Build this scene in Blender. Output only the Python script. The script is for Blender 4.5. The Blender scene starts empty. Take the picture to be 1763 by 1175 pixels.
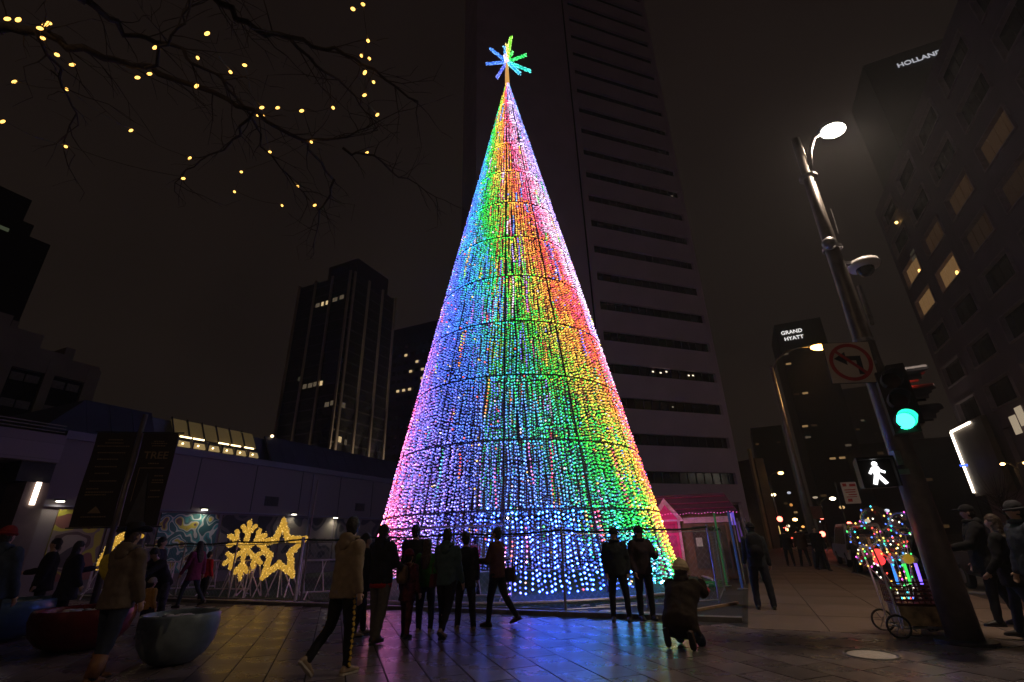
import bpy, math, random
from mathutils import Vector, Matrix, Euler
R_ = math.radians
random.seed(7)
SC = bpy.context.scene
COL = SC.collection

# ------------------------------------------------------------------ camera, world, exposure
cam_d = bpy.data.cameras.new("camera")
cam_d.sensor_width = 36.0
cam_d.lens = 36.0 * 818.0 / 1763.0
cam_d.clip_start = 0.05
cam_d.clip_end = 3000
cam = bpy.data.objects.new("camera", cam_d)
COL.objects.link(cam)
_p = math.atan(342.5 / 818.0)
_a = R_(1.6)
_f = Vector((0, math.cos(_p), math.sin(_p)))
_r0 = Vector((1, 0, 0))
_u0 = _r0.cross(_f)
_ROLLSIGN = -1
_r = _r0 * math.cos(_a) + _u0 * math.sin(_a) * _ROLLSIGN
_u = _r.cross(_f)
cam.matrix_world = Matrix(((_r.x, _u.x, -_f.x, 0), (_r.y, _u.y, -_f.y, 0), (_r.z, _u.z, -_f.z, 1.5), (0, 0, 0, 1)))
SC.camera = cam

SC.view_settings.view_transform = 'Standard'
SC.view_settings.look = 'None'
SC.view_settings.exposure = 0.0
SC.view_settings.gamma = 1.0
SC.view_settings.use_curve_mapping = False
SC.cycles.use_denoising = True
SC.cycles.max_bounces = 5
SC.cycles.diffuse_bounces = 2
SC.cycles.glossy_bounces = 2
SC.cycles.transmission_bounces = 4
SC.cycles.transparent_max_bounces = 8
SC.cycles.sample_clamp_indirect = 12.0
SC.cycles.use_light_tree = True
HAZE = True

world = bpy.data.worlds.new("World")
SC.world = world
world.use_nodes = True
wn, wl = world.node_tree.nodes, world.node_tree.links
bg = wn["Background"]
# night: low overcast lit brown by the city, with a trace of the twilight sky
tc = wn.new("ShaderNodeTexCoord")
sep = wn.new("ShaderNodeSeparateXYZ")
wl.new(tc.outputs["Generated"], sep.inputs[0])
ramp = wn.new("ShaderNodeValToRGB")
ramp.color_ramp.elements[0].position = 0.0
ramp.color_ramp.elements[0].color = (0.0125, 0.0088, 0.0068, 1)
ramp.color_ramp.elements[1].position = 0.9
ramp.color_ramp.elements[1].color = (0.0072, 0.0045, 0.0038, 1)
wl.new(sep.outputs[2], ramp.inputs[0])
nz = wn.new("ShaderNodeTexNoise")
nz.inputs["Scale"].default_value = 2.2
nz.inputs["Detail"].default_value = 3
wl.new(tc.outputs["Generated"], nz.inputs[0])
mr = wn.new("ShaderNodeMapRange")
mr.inputs[3].default_value = 0.6
mr.inputs[4].default_value = 1.45
wl.new(nz.outputs[0], mr.inputs[0])
vm = wn.new("ShaderNodeVectorMath"); vm.operation = 'SCALE'
wl.new(ramp.outputs[0], vm.inputs[0]); wl.new(mr.outputs[0], vm.inputs["Scale"])
sky = wn.new("ShaderNodeTexSky"); sky.sky_type = 'NISHITA'; sky.sun_disc = False
sky.sun_elevation = R_(-8); sky.sun_rotation = R_(200)
sc2 = wn.new("ShaderNodeVectorMath"); sc2.operation = 'SCALE'; sc2.inputs["Scale"].default_value = 0.05
wl.new(sky.outputs[0], sc2.inputs[0])
ad = wn.new("ShaderNodeVectorMath"); ad.operation = 'ADD'
wl.new(vm.outputs[0], ad.inputs[0]); wl.new(sc2.outputs[0], ad.inputs[1])
wl.new(ad.outputs[0], bg.inputs[0])
bg.inputs[1].default_value = 1.0

# ------------------------------------------------------------------ helpers
class MB:
    def __init__(s): s.v = []; s.f = []; s.m = []
    def add(s, vs, fs, mi=0):
        b = len(s.v); s.v.extend([tuple(x) for x in vs]); s.f.extend([tuple(i + b for i in f) for f in fs]); s.m.extend([mi] * len(fs)); return s
    def box(s, c, d, rz=0.0, rx=0.0, ry=0.0, mi=0, taper=1.0):
        hx, hy, hz = d[0] / 2, d[1] / 2, d[2] / 2
        M = Euler((rx, ry, rz)).to_matrix(); C = Vector(c); vs = []
        for z, t in ((-hz, 1), (hz, taper)):
            for x, y in ((-hx, -hy), (hx, -hy), (hx, hy), (-hx, hy)):
                vs.append(C + M @ Vector((x * t, y * t, z)))
        return s.add(vs, [(3, 2, 1, 0), (4, 5, 6, 7), (0, 1, 5, 4), (1, 2, 6, 5), (2, 3, 7, 6), (3, 0, 4, 7)], mi)
    def ab(s, a, b, mi=0):
        return s.box([(a[i] + b[i]) / 2 for i in range(3)], [abs(b[i] - a[i]) for i in range(3)], mi=mi)
    def tube(s, pts, rad, n=8, cap=True, mi=0, closed=False):
        pts = [Vector(p) for p in pts]; k = len(pts)
        rad = rad if isinstance(rad, (list, tuple)) else [rad] * k
        vs = []; up = None
        for i, p in enumerate(pts):
            if closed: d = pts[(i + 1) % k] - pts[i - 1]
            else: d = pts[min(i + 1, k - 1)] - pts[max(i - 1, 0)]
            if d.length < 1e-9: d = Vector((0, 0, 1))
            d.normalize()
            if up is None:
                up = Vector((0, 0, 1)) if abs(d.z) < 0.9 else Vector((0, 1, 0))
            x = d.cross(up)
            if x.length < 1e-4: x = d.cross(Vector((1, 0.3, 0)))
            x.normalize(); y = x.cross(d).normalized(); up = y
            for j in range(n):
                a = 2 * math.pi * j / n
                vs.append(p + (x * math.cos(a) + y * math.sin(a)) * rad[i])
        fs = []
        for i in range(k if closed else k - 1):
            i2 = (i + 1) % k
            for j in range(n):
                fs.append((i * n + j, i * n + (j + 1) % n, i2 * n + (j + 1) % n, i2 * n + j))
        if cap and not closed:
            fs.append(tuple(range(n))[::-1]); fs.append(tuple((k - 1) * n + j for j in range(n)))
        return s.add(vs, fs, mi)
    def lathe(s, prof, n=24, c=(0, 0, 0), mi=0, sx=1, sy=1):
        vs = []
        for r, z in prof:
            for j in range(n):
                a = 2 * math.pi * j / n
                vs.append((c[0] + r * math.cos(a) * sx, c[1] + r * math.sin(a) * sy, c[2] + z))
        fs = [(i * n + j, i * n + (j + 1) % n, (i + 1) * n + (j + 1) % n, (i + 1) * n + j) for i in range(len(prof) - 1) for j in range(n)]
        fs.append(tuple(range(n))[::-1]); fs.append(tuple((len(prof) - 1) * n + j for j in range(n)))
        return s.add(vs, fs, mi)
    def sph(s, c, r, n=12, k=8, mi=0, M=None, fn=None):
        r = r if isinstance(r, (list, tuple)) else (r, r, r)
        C = Vector(c); vs = []
        def P(x, y, z):
            q = Vector((x, y, z))
            if fn: q = fn(q)
            q = Vector((q.x * r[0], q.y * r[1], q.z * r[2]))
            return C + (M @ q if M else q)
        vs.append(P(0, 0, -1))
        for i in range(1, k):
            t = -math.pi / 2 + math.pi * i / k
            for j in range(n):
                a = 2 * math.pi * j / n
                vs.append(P(math.cos(t) * math.cos(a), math.cos(t) * math.sin(a), math.sin(t)))
        vs.append(P(0, 0, 1)); L = len(vs) - 1
        fs = [(0, 1 + (j + 1) % n, 1 + j) for j in range(n)]
        for i in range(k - 2):
            for j in range(n):
                fs.append((1 + i * n + j, 1 + i * n + (j + 1) % n, 1 + (i + 1) * n + (j + 1) % n, 1 + (i + 1) * n + j))
        b = 1 + (k - 2) * n
        fs += [(b + j, b + (j + 1) % n, L) for j in range(n)]
        return s.add(vs, fs, mi)
    def loft(s, rings, n=16, mi=0):
        """rings: (center, axisX, axisY, rx, ry)"""
        vs = []
        for c, ax, ay, rx, ry in rings:
            c = Vector(c); ax = Vector(ax).normalized(); ay = Vector(ay).normalized()
            for j in range(n):
                a = 2 * math.pi * j / n
                vs.append(c + ax * math.cos(a) * rx + ay * math.sin(a) * ry)
        k = len(rings)
        fs = [(i * n + j, i * n + (j + 1) % n, (i + 1) * n + (j + 1) % n, (i + 1) * n + j) for i in range(k - 1) for j in range(n)]
        fs.append(tuple(range(n))[::-1]); fs.append(tuple((k - 1) * n + j for j in range(n)))
        return s.add(vs, fs, mi)
    def prism(s, poly, t, M=None, mi=0):
        """polygon in local XZ, thickness t along Y, then matrix M"""
        n = len(poly); vs = [Vector((x, -t / 2, z)) for x, z in poly] + [Vector((x, t / 2, z)) for x, z in poly]
        if M: vs = [M @ v for v in vs]
        fs = [tuple(range(n)), tuple(range(2 * n - 1, n - 1, -1))] + [((i + 1) % n, i, n + i, n + (i + 1) % n) for i in range(n)]
        return s.add(vs, fs, mi)
    def octa(s, c, r, mi=0):
        x, y, z = c
        return s.add([(x + r, y, z), (x - r, y, z), (x, y + r, z), (x, y - r, z), (x, y, z + r), (x, y, z - r)],
                     [(0, 2, 4), (2, 1, 4), (1, 3, 4), (3, 0, 4), (2, 0, 5), (1, 2, 5), (3, 1, 5), (0, 3, 5)], mi)
    def mesh(s, name, mats, smooth=False):
        me = bpy.data.meshes.new(name); me.from_pydata(s.v, [], s.f)
        if mats is None: return me
        mats = mats if isinstance(mats, (list, tuple)) else [mats]
        for m in mats: me.materials.append(m)
        if len(mats) > 1: me.polygons.foreach_set("material_index", s.m)
        if smooth: me.polygons.foreach_set("use_smooth", [True] * len(me.polygons))
        me.update(); return me
    def build(s, name, mats, parent=None, smooth=False, loc=None, **kw):
        return link(name, s.mesh(name, mats, smooth), parent, loc, **kw)

def link(name, data, parent=None, loc=None, rz=0.0, kind=None, label=None, cat=None, group=None):
    o = bpy.data.objects.new(name, data); COL.objects.link(o)
    if parent is not None: o.parent = parent
    if loc is not None: o.location = loc
    if rz: o.rotation_euler.z = rz
    if kind: o["kind"] = kind
    if label: o["label"] = label
    if cat: o["category"] = cat
    if group: o["group"] = group
    return o

def thing(name, label, cat, loc=(0, 0, 0), rz=0.0, group=None):
    return link(name, None, None, loc, rz, None, label, cat, group)

def dup(root, loc, rz=None, label=None, group=None):
    r = root.copy(); COL.objects.link(r); r.location = loc
    if rz is not None: r.rotation_euler.z = rz
    if label: r["label"] = label
    if group: r["group"] = group
    for ch in list(root.children):
        c = ch.copy(); COL.objects.link(c); c.parent = r
        for g in list(ch.children):
            d = g.copy(); COL.objects.link(d); d.parent = c
    return r

def new_mat(name):
    m = bpy.data.materials.new(name); m.use_nodes = True
    return m, m.node_tree.nodes, m.node_tree.links, m.node_tree.nodes["Principled BSDF"]

def mat(name, col, rough=0.6, metal=0.0, scale=8.0, var=0.25, bump=0.0, bscale=None, spec=0.5, rvar=0.0, stretch=None, rnd=0.0):
    m, n, l, b = new_mat(name)
    tc = n.new("ShaderNodeTexCoord"); mp = n.new("ShaderNodeMapping")
    if stretch: mp.inputs["Scale"].default_value = stretch
    l.new(tc.outputs["Object"], mp.inputs[0])
    t = n.new("ShaderNodeTexNoise"); t.inputs["Scale"].default_value = scale; t.inputs["Detail"].default_value = 5
    l.new(mp.outputs[0], t.inputs[0])
    mr = n.new("ShaderNodeMapRange"); mr.inputs[1].default_value = .25; mr.inputs[2].default_value = .75
    mr.inputs[3].default_value = 1 - var; mr.inputs[4].default_value = 1 + var
    l.new(t.outputs[0], mr.inputs[0])
    v = n.new("ShaderNodeVectorMath"); v.operation = 'SCALE'; v.inputs[0].default_value = col[:3]
    l.new(mr.outputs[0], v.inputs["Scale"])
    out = v.outputs[0]
    if rnd:
        oi = n.new("ShaderNodeObjectInfo"); m2 = n.new("ShaderNodeMapRange")
        m2.inputs[3].default_value = 1 - rnd; m2.inputs[4].default_value = 1 + rnd
        l.new(oi.outputs["Random"], m2.inputs[0])
        v2 = n.new("ShaderNodeVectorMath"); v2.operation = 'SCALE'; l.new(out, v2.inputs[0]); l.new(m2.outputs[0], v2.inputs["Scale"]); out = v2.outputs[0]
    l.new(out, b.inputs["Base Color"])
    b.inputs["Roughness"].default_value = rough; b.inputs["Metallic"].default_value = metal
    b.inputs["Specular IOR Level"].default_value = spec
    if rvar:
        t3 = n.new("ShaderNodeTexNoise"); t3.inputs["Scale"].default_value = scale * .35; t3.inputs["Detail"].default_value = 4
        l.new(mp.outputs[0], t3.inputs[0]); m3 = n.new("ShaderNodeMapRange"); m3.inputs[1].default_value = .3; m3.inputs[2].default_value = .7
        m3.inputs[3].default_value = max(.02, rough - rvar); m3.inputs[4].default_value = min(1, rough + rvar)
        l.new(t3.outputs[0], m3.inputs[0]); l.new(m3.outputs[0], b.inputs["Roughness"])
    if bump:
        t2 = n.new("ShaderNodeTexNoise"); t2.inputs["Scale"].default_value = bscale or scale * 3; t2.inputs["Detail"].default_value = 6
        l.new(mp.outputs[0], t2.inputs[0])
        bp = n.new("ShaderNodeBump"); bp.inputs["Strength"].default_value = bump; bp.inputs["Distance"].default_value = 0.02
        l.new(t2.outputs[0], bp.inputs["Height"]); l.new(bp.outputs[0], b.inputs["Normal"])
    return m

def emi(name, col, strength, base=0.2, sampling=None):
    m, n, l, b = new_mat(name)
    b.inputs["Base Color"].default_value = (col[0] * base, col[1] * base, col[2] * base, 1)
    b.inputs["Emission Color"].default_value = (*col[:3], 1)
    b.inputs["Emission Strength"].default_value = strength
    b.inputs["Roughness"].default_value = 0.5
    if sampling: m.cycles.emission_sampling = sampling
    return m

ANG_S = -R_(24.2)      # street frame: local x across the street (n), local y along it (t)
ANG_P = R_(19.5)       # plaza paving and white tower frame
def S(n, t, z=0.0):
    c, s = math.cos(ANG_S), math.sin(ANG_S); return Vector((n * c - t * s, n * s + t * c, z))
def PV(u, v, z=0.0):
    c, s = math.cos(ANG_P), math.sin(ANG_P); return Vector((u * c - v * s, u * s + v * c, z))

# ------------------------------------------------------------------ materials
M_asph = mat("asphalt", (.045, .045, .05), .55, scale=3, var=.3, bump=.4, bscale=60, rvar=.2)
M_tile = mat("paving_stone", (.125, .105, .11), .29, scale=5, var=.35, bump=.05, bscale=70, rvar=.05, rnd=.25)
M_joint = mat("joint_sand", (.02, .019, .02), .8, scale=20)
M_slab = mat("sidewalk_concrete", (.15, .108, .085), .62, scale=2.2, var=.22, bump=.25, bscale=40, rnd=.1, rvar=.12)
M_kerb = mat("kerb_stone", (.16, .15, .14), .6, scale=6, var=.3, bump=.2)
M_yard = mat("yard_dirt", (.03, .027, .028), .8, scale=1.5, var=.5, bump=.6, bscale=20)
M_turf = mat("green_turf", (.014, .045, .025), .85, scale=14, var=.5, bump=.6, bscale=80)
M_snow = mat("slush_snow", (.6, .6, .66), .6, scale=9, var=.35, bump=.7)
M_steel = mat("galvanised_steel", (.30, .30, .32), .42, .7, scale=12, var=.25)
M_dsteel = mat("dark_steel", (.05, .05, .055), .45, .5, scale=10, var=.3)
M_pole = mat("painted_pole", (.16, .14, .13), .4, .35, scale=5, var=.3, bump=.05)
M_black = mat("black_housing", (.012, .012, .013), .4, scale=10, var=.3)
M_white = mat("white_paint", (.7, .7, .72), .45, scale=6, var=.12)
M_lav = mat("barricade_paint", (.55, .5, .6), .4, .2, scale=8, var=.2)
M_conc = mat("tower_concrete", (.72, .55, .72), .7, scale=.25, var=.12, bump=.1, bscale=3)
M_glassd = mat("dark_glass", (.012, .013, .018), .16, 0, scale=.4, var=.4, spec=.5)
M_mull = mat("mullion_metal", (.06, .06, .07), .4, .5, scale=3)
M_bark = mat("bark", (.035, .028, .032), .85, scale=14, var=.4, bump=.6)
M_garl = mat("garland_needles", (.02, .04, .022), .8, scale=60, var=.5, bump=.8)
M_wire = mat("black_wire", (.03, .03, .035), .5, scale=20)
M_timber = mat("timber", (.30, .19, .10), .7, scale=6, var=.3, stretch=(1, 8, 1))
M_skin = mat("skin", (.42, .26, .19), .55, scale=10, var=.08)
M_hairB = mat("hair_black", (.015, .012, .011), .55, scale=60, var=.4, bump=.5)
M_hairBr = mat("hair_brown", (.05, .028, .016), .55, scale=60, var=.4, bump=.5)
M_shoeD = mat("shoe_dark", (.02, .018, .018), .5)
M_shoeT = mat("shoe_tan", (.32, .24, .16), .6)
M_sole = mat("shoe_sole", (.45, .42, .36), .6)

def brickmat(name, col, mortar, sc, bw=.5, rh=.25):
    m, n, l, b = new_mat(name)
    tc = n.new("ShaderNodeTexCoord"); mp = n.new("ShaderNodeMapping")
    mp.inputs["Rotation"].default_value = (R_(90), 0, R_(90)); l.new(tc.outputs["Object"], mp.inputs[0])
    br = n.new("ShaderNodeTexBrick"); br.inputs["Scale"].default_value = sc
    br.inputs["Color1"].default_value = (*col, 1); br.inputs["Color2"].default_value = (*[c * .85 for c in col], 1)
    br.inputs["Mortar"].default_value = (*mortar, 1); br.inputs["Mortar Size"].default_value = .012
    br.inputs["Brick Width"].default_value = bw; br.inputs["Row Height"].default_value = rh
    l.new(mp.outputs[0], br.inputs[0]); l.new(br.outputs[0], b.inputs["Base Color"]); b.inputs["Roughness"].default_value = .75
    return m
M_brick = brickmat("pale_brickwork", (.26, .215, .235), (.18, .15, .16), 1.0, .6, .2)

# ------------------------------------------------------------------ ground
def sheet(name, poly, z, m, parent=None, kind=None, th=None):
    mb = MB(); n = len(poly)
    if th:
        vs = [(p[0], p[1], z - th) for p in poly] + [(p[0], p[1], z) for p in poly]
        mb.add(vs, [tuple(range(n, 2 * n))] + [(i, (i + 1) % n, n + (i + 1) % n, n + i) for i in range(n)])
    else: mb.add([(p[0], p[1], z) for p in poly], [tuple(range(n))])
    return mb.build(name, m, parent, kind=kind)
sheet("ground", [(-900, -300), (900, -300), (900, 1200), (-900, 1200)], -0.16, M_asph, kind="structure")
sheet("road", [S(-1, -60), S(60, -60), S(60, 500), S(-1, 500)], -0.13, mat("road_asphalt", (.05, .048, .048), .5, scale=1.2, var=.3, bump=.3, bscale=50, rvar=.2), kind="structure")
lines = bpy.data.objects["road"]
ml = MB()
for i in range(18):
    a = S(9.5, 22 + i * 9); ml.box((a.x, a.y, -.124), (.12, 3, .004), rz=ANG_S)
ml.build("lane_marking", M_white, lines)
# plaza bed: everything this side of the line t = 10.9
plz = sheet("plaza", [S(-60, -40), S(-.0, -40), S(4.9, -40), S(4.9, 10.1), S(-.32, 10.1), S(-.32, 10.85), S(-60, 10.85)], -0.012, M_joint, kind="structure", th=.12)
# tiles in running bond aligned with the plaza grid
TU, TV = .47, .94
me_t = MB().box((0, 0, -.02), (TU - .02, TV - .014, .04)).mesh("paving_tile", M_tile)
cand = []
for i in range(-60, 60):
    for j in range(-30, 40):
        u = i * TU + .05; v = j * TV + (TV / 2 if i % 2 else 0) + .2
        w = PV(u, v)
        n_ = w.x * math.cos(ANG_S) + w.y * math.sin(ANG_S); t_ = -w.x * math.sin(ANG_S) + w.y * math.cos(ANG_S)
        if not (t_ < 10.3 or (n_ < -.8 and t_ < 10.45)) or n_ > 4.4 or w.y < 1.0: continue
        if t_ > 10.3 and n_ > -.6: continue
        if abs(w.x) > 1.25 * w.y + 2.5: continue
        if (w.x - 4.56) ** 2 + (w.y - 7.33) ** 2 < .33 ** 2: continue
        cand.append((w.y if w.y > 5.2 else 90 + w.y, u, v, w))
cand.sort(key=lambda c: c[0])
rest = MB()
for k, (d, u, v, w) in enumerate(cand):
    dz = random.uniform(-.0015, .0015)
    if k < 296:
        o = link("paving_tile", me_t, plz, (w.x, w.y, dz)); o.rotation_euler = (random.uniform(-.001, .001), random.uniform(-.001, .001), ANG_P)
    else:
        rest.box((w.x, w.y, -.02 + dz), (TU - .02, TV - .014, .04), rz=ANG_P)
rest.build("paving_tiles", M_tile, plz, kind="stuff")

# sidewalk to the right, slabs aligned with the street
side_poly = [S(-.32, 10.2), S(8.5, 10.2), S(8.0, 12.5), S(4.6, 17), S(3.3, 20), S(3.5, 60), S(4.2, 200), S(-.32, 200)]
sw = sheet("sidewalk", side_poly, -0.01, M_joint, kind="structure", th=.12)
me_s = {}
def slab(n0, n1, t0, t1):
    key = (round(n1 - n0, 3), round(t1 - t0, 3))
    if key not in me_s: me_s[key] = MB().box((0, 0, -.01), (key[0] - .014, key[1] - .014, .03)).mesh("concrete_slab", M_slab)
    c = S((n0 + n1) / 2, (t0 + t1) / 2); link("concrete_slab", me_s[key], sw, (c.x, c.y, random.uniform(-.002, .002)), ANG_S)
for i in range(22):
    t0 = 10.2 + i * 1.75
    for j in range(6):
        n0 = -.32 + j * 1.22; n1 = n0 + 1.22
        tt = t0 + 1.75
        lim = 3.3 if tt > 20 else (4.6 + (20 - tt) / 3 * 1.0 if tt > 17 else (7.2 if tt < 13 else 5.6))
        if n1 <= lim + .1: slab(n0, n1, t0, tt)
far_sw = MB()
far_sw.add([S(-.3, 48.8, .002), S(3.3, 48.8, .002), S(3.9, 190, .002), S(-.3, 190, .002)], [(0, 1, 2, 3)])
far_sw.build("concrete_surface", M_slab, sw)
kb = [S(4.95, -30), S(4.95, 9.9)]
# kerb stones along the street edge
def kerb(p, q, w=.16, h=.14, ztop=.02, L=1.2):
    p, q = Vector(p), Vector(q); d = q - p; k = max(1, int(d.length / L)); a = math.atan2(d.y, d.x)
    for i in range(k):
        c = p + d * ((i + .5) / k)
        MB().box((0, 0, 0), (d.length / k - .012, w, h)).build("kerb_stone", M_kerb, sw, loc=(c.x, c.y, ztop - h / 2), rz=a)
kerb(S(8.58, 10.2), S(8.08, 12.5)); kerb(S(8.08, 12.6), S(4.68, 17.05)); kerb(S(4.66, 17.1), S(3.38, 20.05)); kerb(S(3.38, 20.1), S(3.45, 44))

# the fenced yard
yard = sheet("yard_ground", [S(-60, 10.9), S(-.32, 10.9), S(-.32, 60), S(-60, 60)], -0.008, M_yard, kind="structure")
mk = MB()
for i in range(26):
    a = S(-31 + i * 1.2, 10.98); mk = MB().box((0, 0, 0), (1.185, .2, .14)); mk.build("kerb_stone", M_kerb, yard, loc=(a.x, a.y, .0), rz=ANG_S)
# dark planting bed between kneeling figure and sidewalk
bed = MB()
bed.add([S(-3.4, 11.1, .012), S(-.4, 11.1, .012), S(-.4, 15.3, .012), S(-3.4, 15.3, .012)], [(0, 1, 2, 3)])
bed.build("mulch_bed", mat("mulch", (.028, .022, .02), .9, scale=20, var=.6, bump=1, bscale=40), yard)
# grass patch behind the light sculptures
gp = MB(); gp.add([S(-20, 12.0, .012), S(-11, 12.0, .012), S(-11, 17, .012), S(-20, 17, .012)], [(0, 1, 2, 3)])
gp.build("lawn_patch", M_turf, yard)
sn = MB(); rs = random.Random(5)
for i in range(70):
    n_ = rs.uniform(-14.5, -9) if i < 50 else rs.uniform(-8, -2)
    c = S(n_, 11.25 + rs.random() * .35, .02); r = rs.uniform(.03, .13)
    sn.sph(c, (r * 1.8, r, r * .35), 8, 4)
sn.build("snow", M_snow, None, kind="stuff", smooth=True)

mc = thing("manhole_cover", "pale round manhole cover set in the paving below the lit cart", "manhole cover", (4.56, 7.33, 0))
MB().lathe([(.27, -.03), (.27, .004), (.255, .008), (.0, .008)], 32).build("lid", mat("worn_iron", (.5, .46, .42), .55, .0, scale=18, var=.25, bump=.3), mc)
MB().tube([(.3 * math.cos(a * math.pi / 16), .3 * math.sin(a * math.pi / 16), 0) for a in range(32)], .016, 6, closed=True).build("rim", M_kerb, mc)

# ------------------------------------------------------------------ white tower behind the tree (plaza frame)
tw = thing("office_tower", "tall pale concrete tower with dark ribbon windows behind the light tree", "building", (0, 0, 0), ANG_P)
FH = 3.78; Z0 = 6.35; NF = 33; U0, U1, V0 = 25.6, 40.3, 42.0
HT = Z0 + NF * FH + 3
MB().ab((U0 - .6, V0 + .45, 4.6), (U1 - .05, V0 + 22, HT)).build("core_wall", M_glassd, tw)
MB().ab((11.2, V0 + .6, 0), (U0 - .7, V0 + 8, HT + 6)).build("stair_shaft", M_conc, tw)
mb_s = MB().ab((0, 0, 0), (U1 - U0, .44, FH - 1.2)).mesh("spandrel", M_conc)
for k in range(-1, NF):
    z = Z0 + 1.2 + k * FH
    if k == -1:
        MB().ab((U0, V0, 4.55), (U1, V0 + .44, Z0)).build("spandrel", M_conc, tw)
    else: link("spandrel", mb_s, tw, (U0, V0, z))
MB().ab((U0 - .58, V0, 4.55), (U0 - .003, V0 + .44, HT)).build("corner_pier", M_conc, tw)
MB().ab((U1 - .35, V0 - .012, 0), (U1 + .3, V0 + .5, HT)).build("corner_pier", M_conc, tw)
NP = 14; pw = (U1 - U0) / NP
me_p = MB().ab((.04, 0, 0), (pw - .04, .03, 1.2)).mesh("window_pane", M_glassd)
hi = MB(); mu = MB()
rl = random.Random(3)
M_dimwin = emi("dim_office", (.9, .8, .55), .02)
for k in range(NF):
    z = Z0 + k * FH
    for i in range(NP):
        if k < 20: link("window_pane", me_p, tw, (U0 + i * pw, V0 + .38 + rl.uniform(-.004, .004), z))
        else: hi.ab((U0 + i * pw + .04, V0 + .38, z), (U0 + (i + 1) * pw - .04, V0 + .41, z + 1.2))
        mu.ab((U0 + i * pw - .04, V0 + .3, z + .002), (U0 + i * pw + .04, V0 + .44, z + 1.198))
hi.build("window_panes", M_glassd, tw, kind="stuff"); mu.build("mullions", M_mull, tw, kind="stuff")
M_ofl = emi("office_light", (1, .85, .6), 1.6)
ol = MB()
for u, k, dz in ((31.6, 3, .75), (32.6, 3, .7), (33.4, 3, .9), (36.4, 3, .7), (37.0, 3, .75), (33.5, 2, .6), (39.0, 10, .5)):
    MB().box((u, V0 + .34, Z0 + k * FH + dz), (.22, .02, .16)).build("ceiling_light", M_ofl if k == 3 else emi("office_light_dim", (1, .85, .6), .15), tw)
# entrance level
MB().ab((11.2, V0 + .5, 4.36), (U1 + .2, V0 + 9, 4.54)).build("soffit", M_conc, tw)
MB().ab((14, V0 + 6, 0), (U1, V0 + 6.2, 4.36)).build("lobby_glass", M_glassd, tw)
M_down = emi("downlight", (1, .78, .5), 9)
for i, u in enumerate((28.5, 30.2, 31.3, 32.6, 33.6, 34.1, 36.5, 38.2, 38.6)):
    MB().lathe([(.14, 0), (.16, .05), (0, .05)], 12, (u, V0 + 1.4 + (i % 3) * 1.3, 4.30)).build("downlight", M_down, tw)
MB().ab((U1 + 1.2, V0 - 1.0, 0), (U1 + 1.5, V0 - .7, 10)).build("corner_column", mat("lamplit_yellow", (.4, .27, .12), .6, scale=1), tw)  # yellow of the street light is put into the column colour
MB().ab((U1 + 1.7, V0 - 1.0, 0), (U1 + 2.9, V0 + 6, 9)).build("side_wall", mat("dark_ochre", (.16, .11, .06), .7, scale=1), tw)

# ------------------------------------------------------------------ mid-distance glass tower with floodlit fins (street frame)
def grid_tower(name, label, n0, n1, t0, t1, z1, m_body, fins_n=(), fins_t=(), fh=3.6, lit=(), m_fin=None, group=None, spand=None, z0=0):
    """n1 is the face that looks at +n (its length runs along t), t0 the face that looks at the camera"""
    b = thing(name, label, "building", (0, 0, 0), ANG_S, group)
    MB().ab((n0, t0, z0), (n1, t1, z1)).build("curtain_wall", m_body, b)
    fl = MB()
    k = 1
    while z0 + k * fh < z1:
        z = z0 + k * fh
        fl.ab((n0 + .1, t0 - .12, z), (n1 + .12, t1 - .1, z + .35)); k += 1
    fl.build("floor_bands", spand or M_mull, b, kind="stuff")
    for n in fins_n: MB().ab((n - .35, t0 - .6, z0), (n + .35, t0 - .13, z1 + .6)).build("fin", m_fin, b)
    for t in fins_t: MB().ab((n1 + .13, t - .35, z0), (n1 + .6, t + .35, z1 + .6)).build("fin", m_fin, b)
    return b
M_fin = mat("pale_fin", (.6, .5, .42), .6, scale=.3, var=.2)
M_tglass = mat("tower_glass", (.014, .016, .026), .2, scale=.3, var=.5)
mt = grid_tower("glass_tower", "dark glass tower with pale vertical fins and a few lit floors left of the tree", -117, -95, 94.4, 115, 78, M_tglass,
                fins_n=(-116.6, -109.5, -102.6, -95.5), fins_t=(95.2, 101.6, 108.2, 114.6), fh=3.3, m_fin=M_fin, spand=mat("floor_edge", (.11, .10, .105), .5, scale=1))
MB().ab((-108, 97, 78), (-92 - 4, 112, 84.8)).build("penthouse", mat("penthouse_clad", (.10, .075, .07), .7, scale=.3), mt)
MB().ab((-106.5, 96.8, 78.5), (-99, 96.95, 83.4)).build("louvre", M_tglass, mt)
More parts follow.
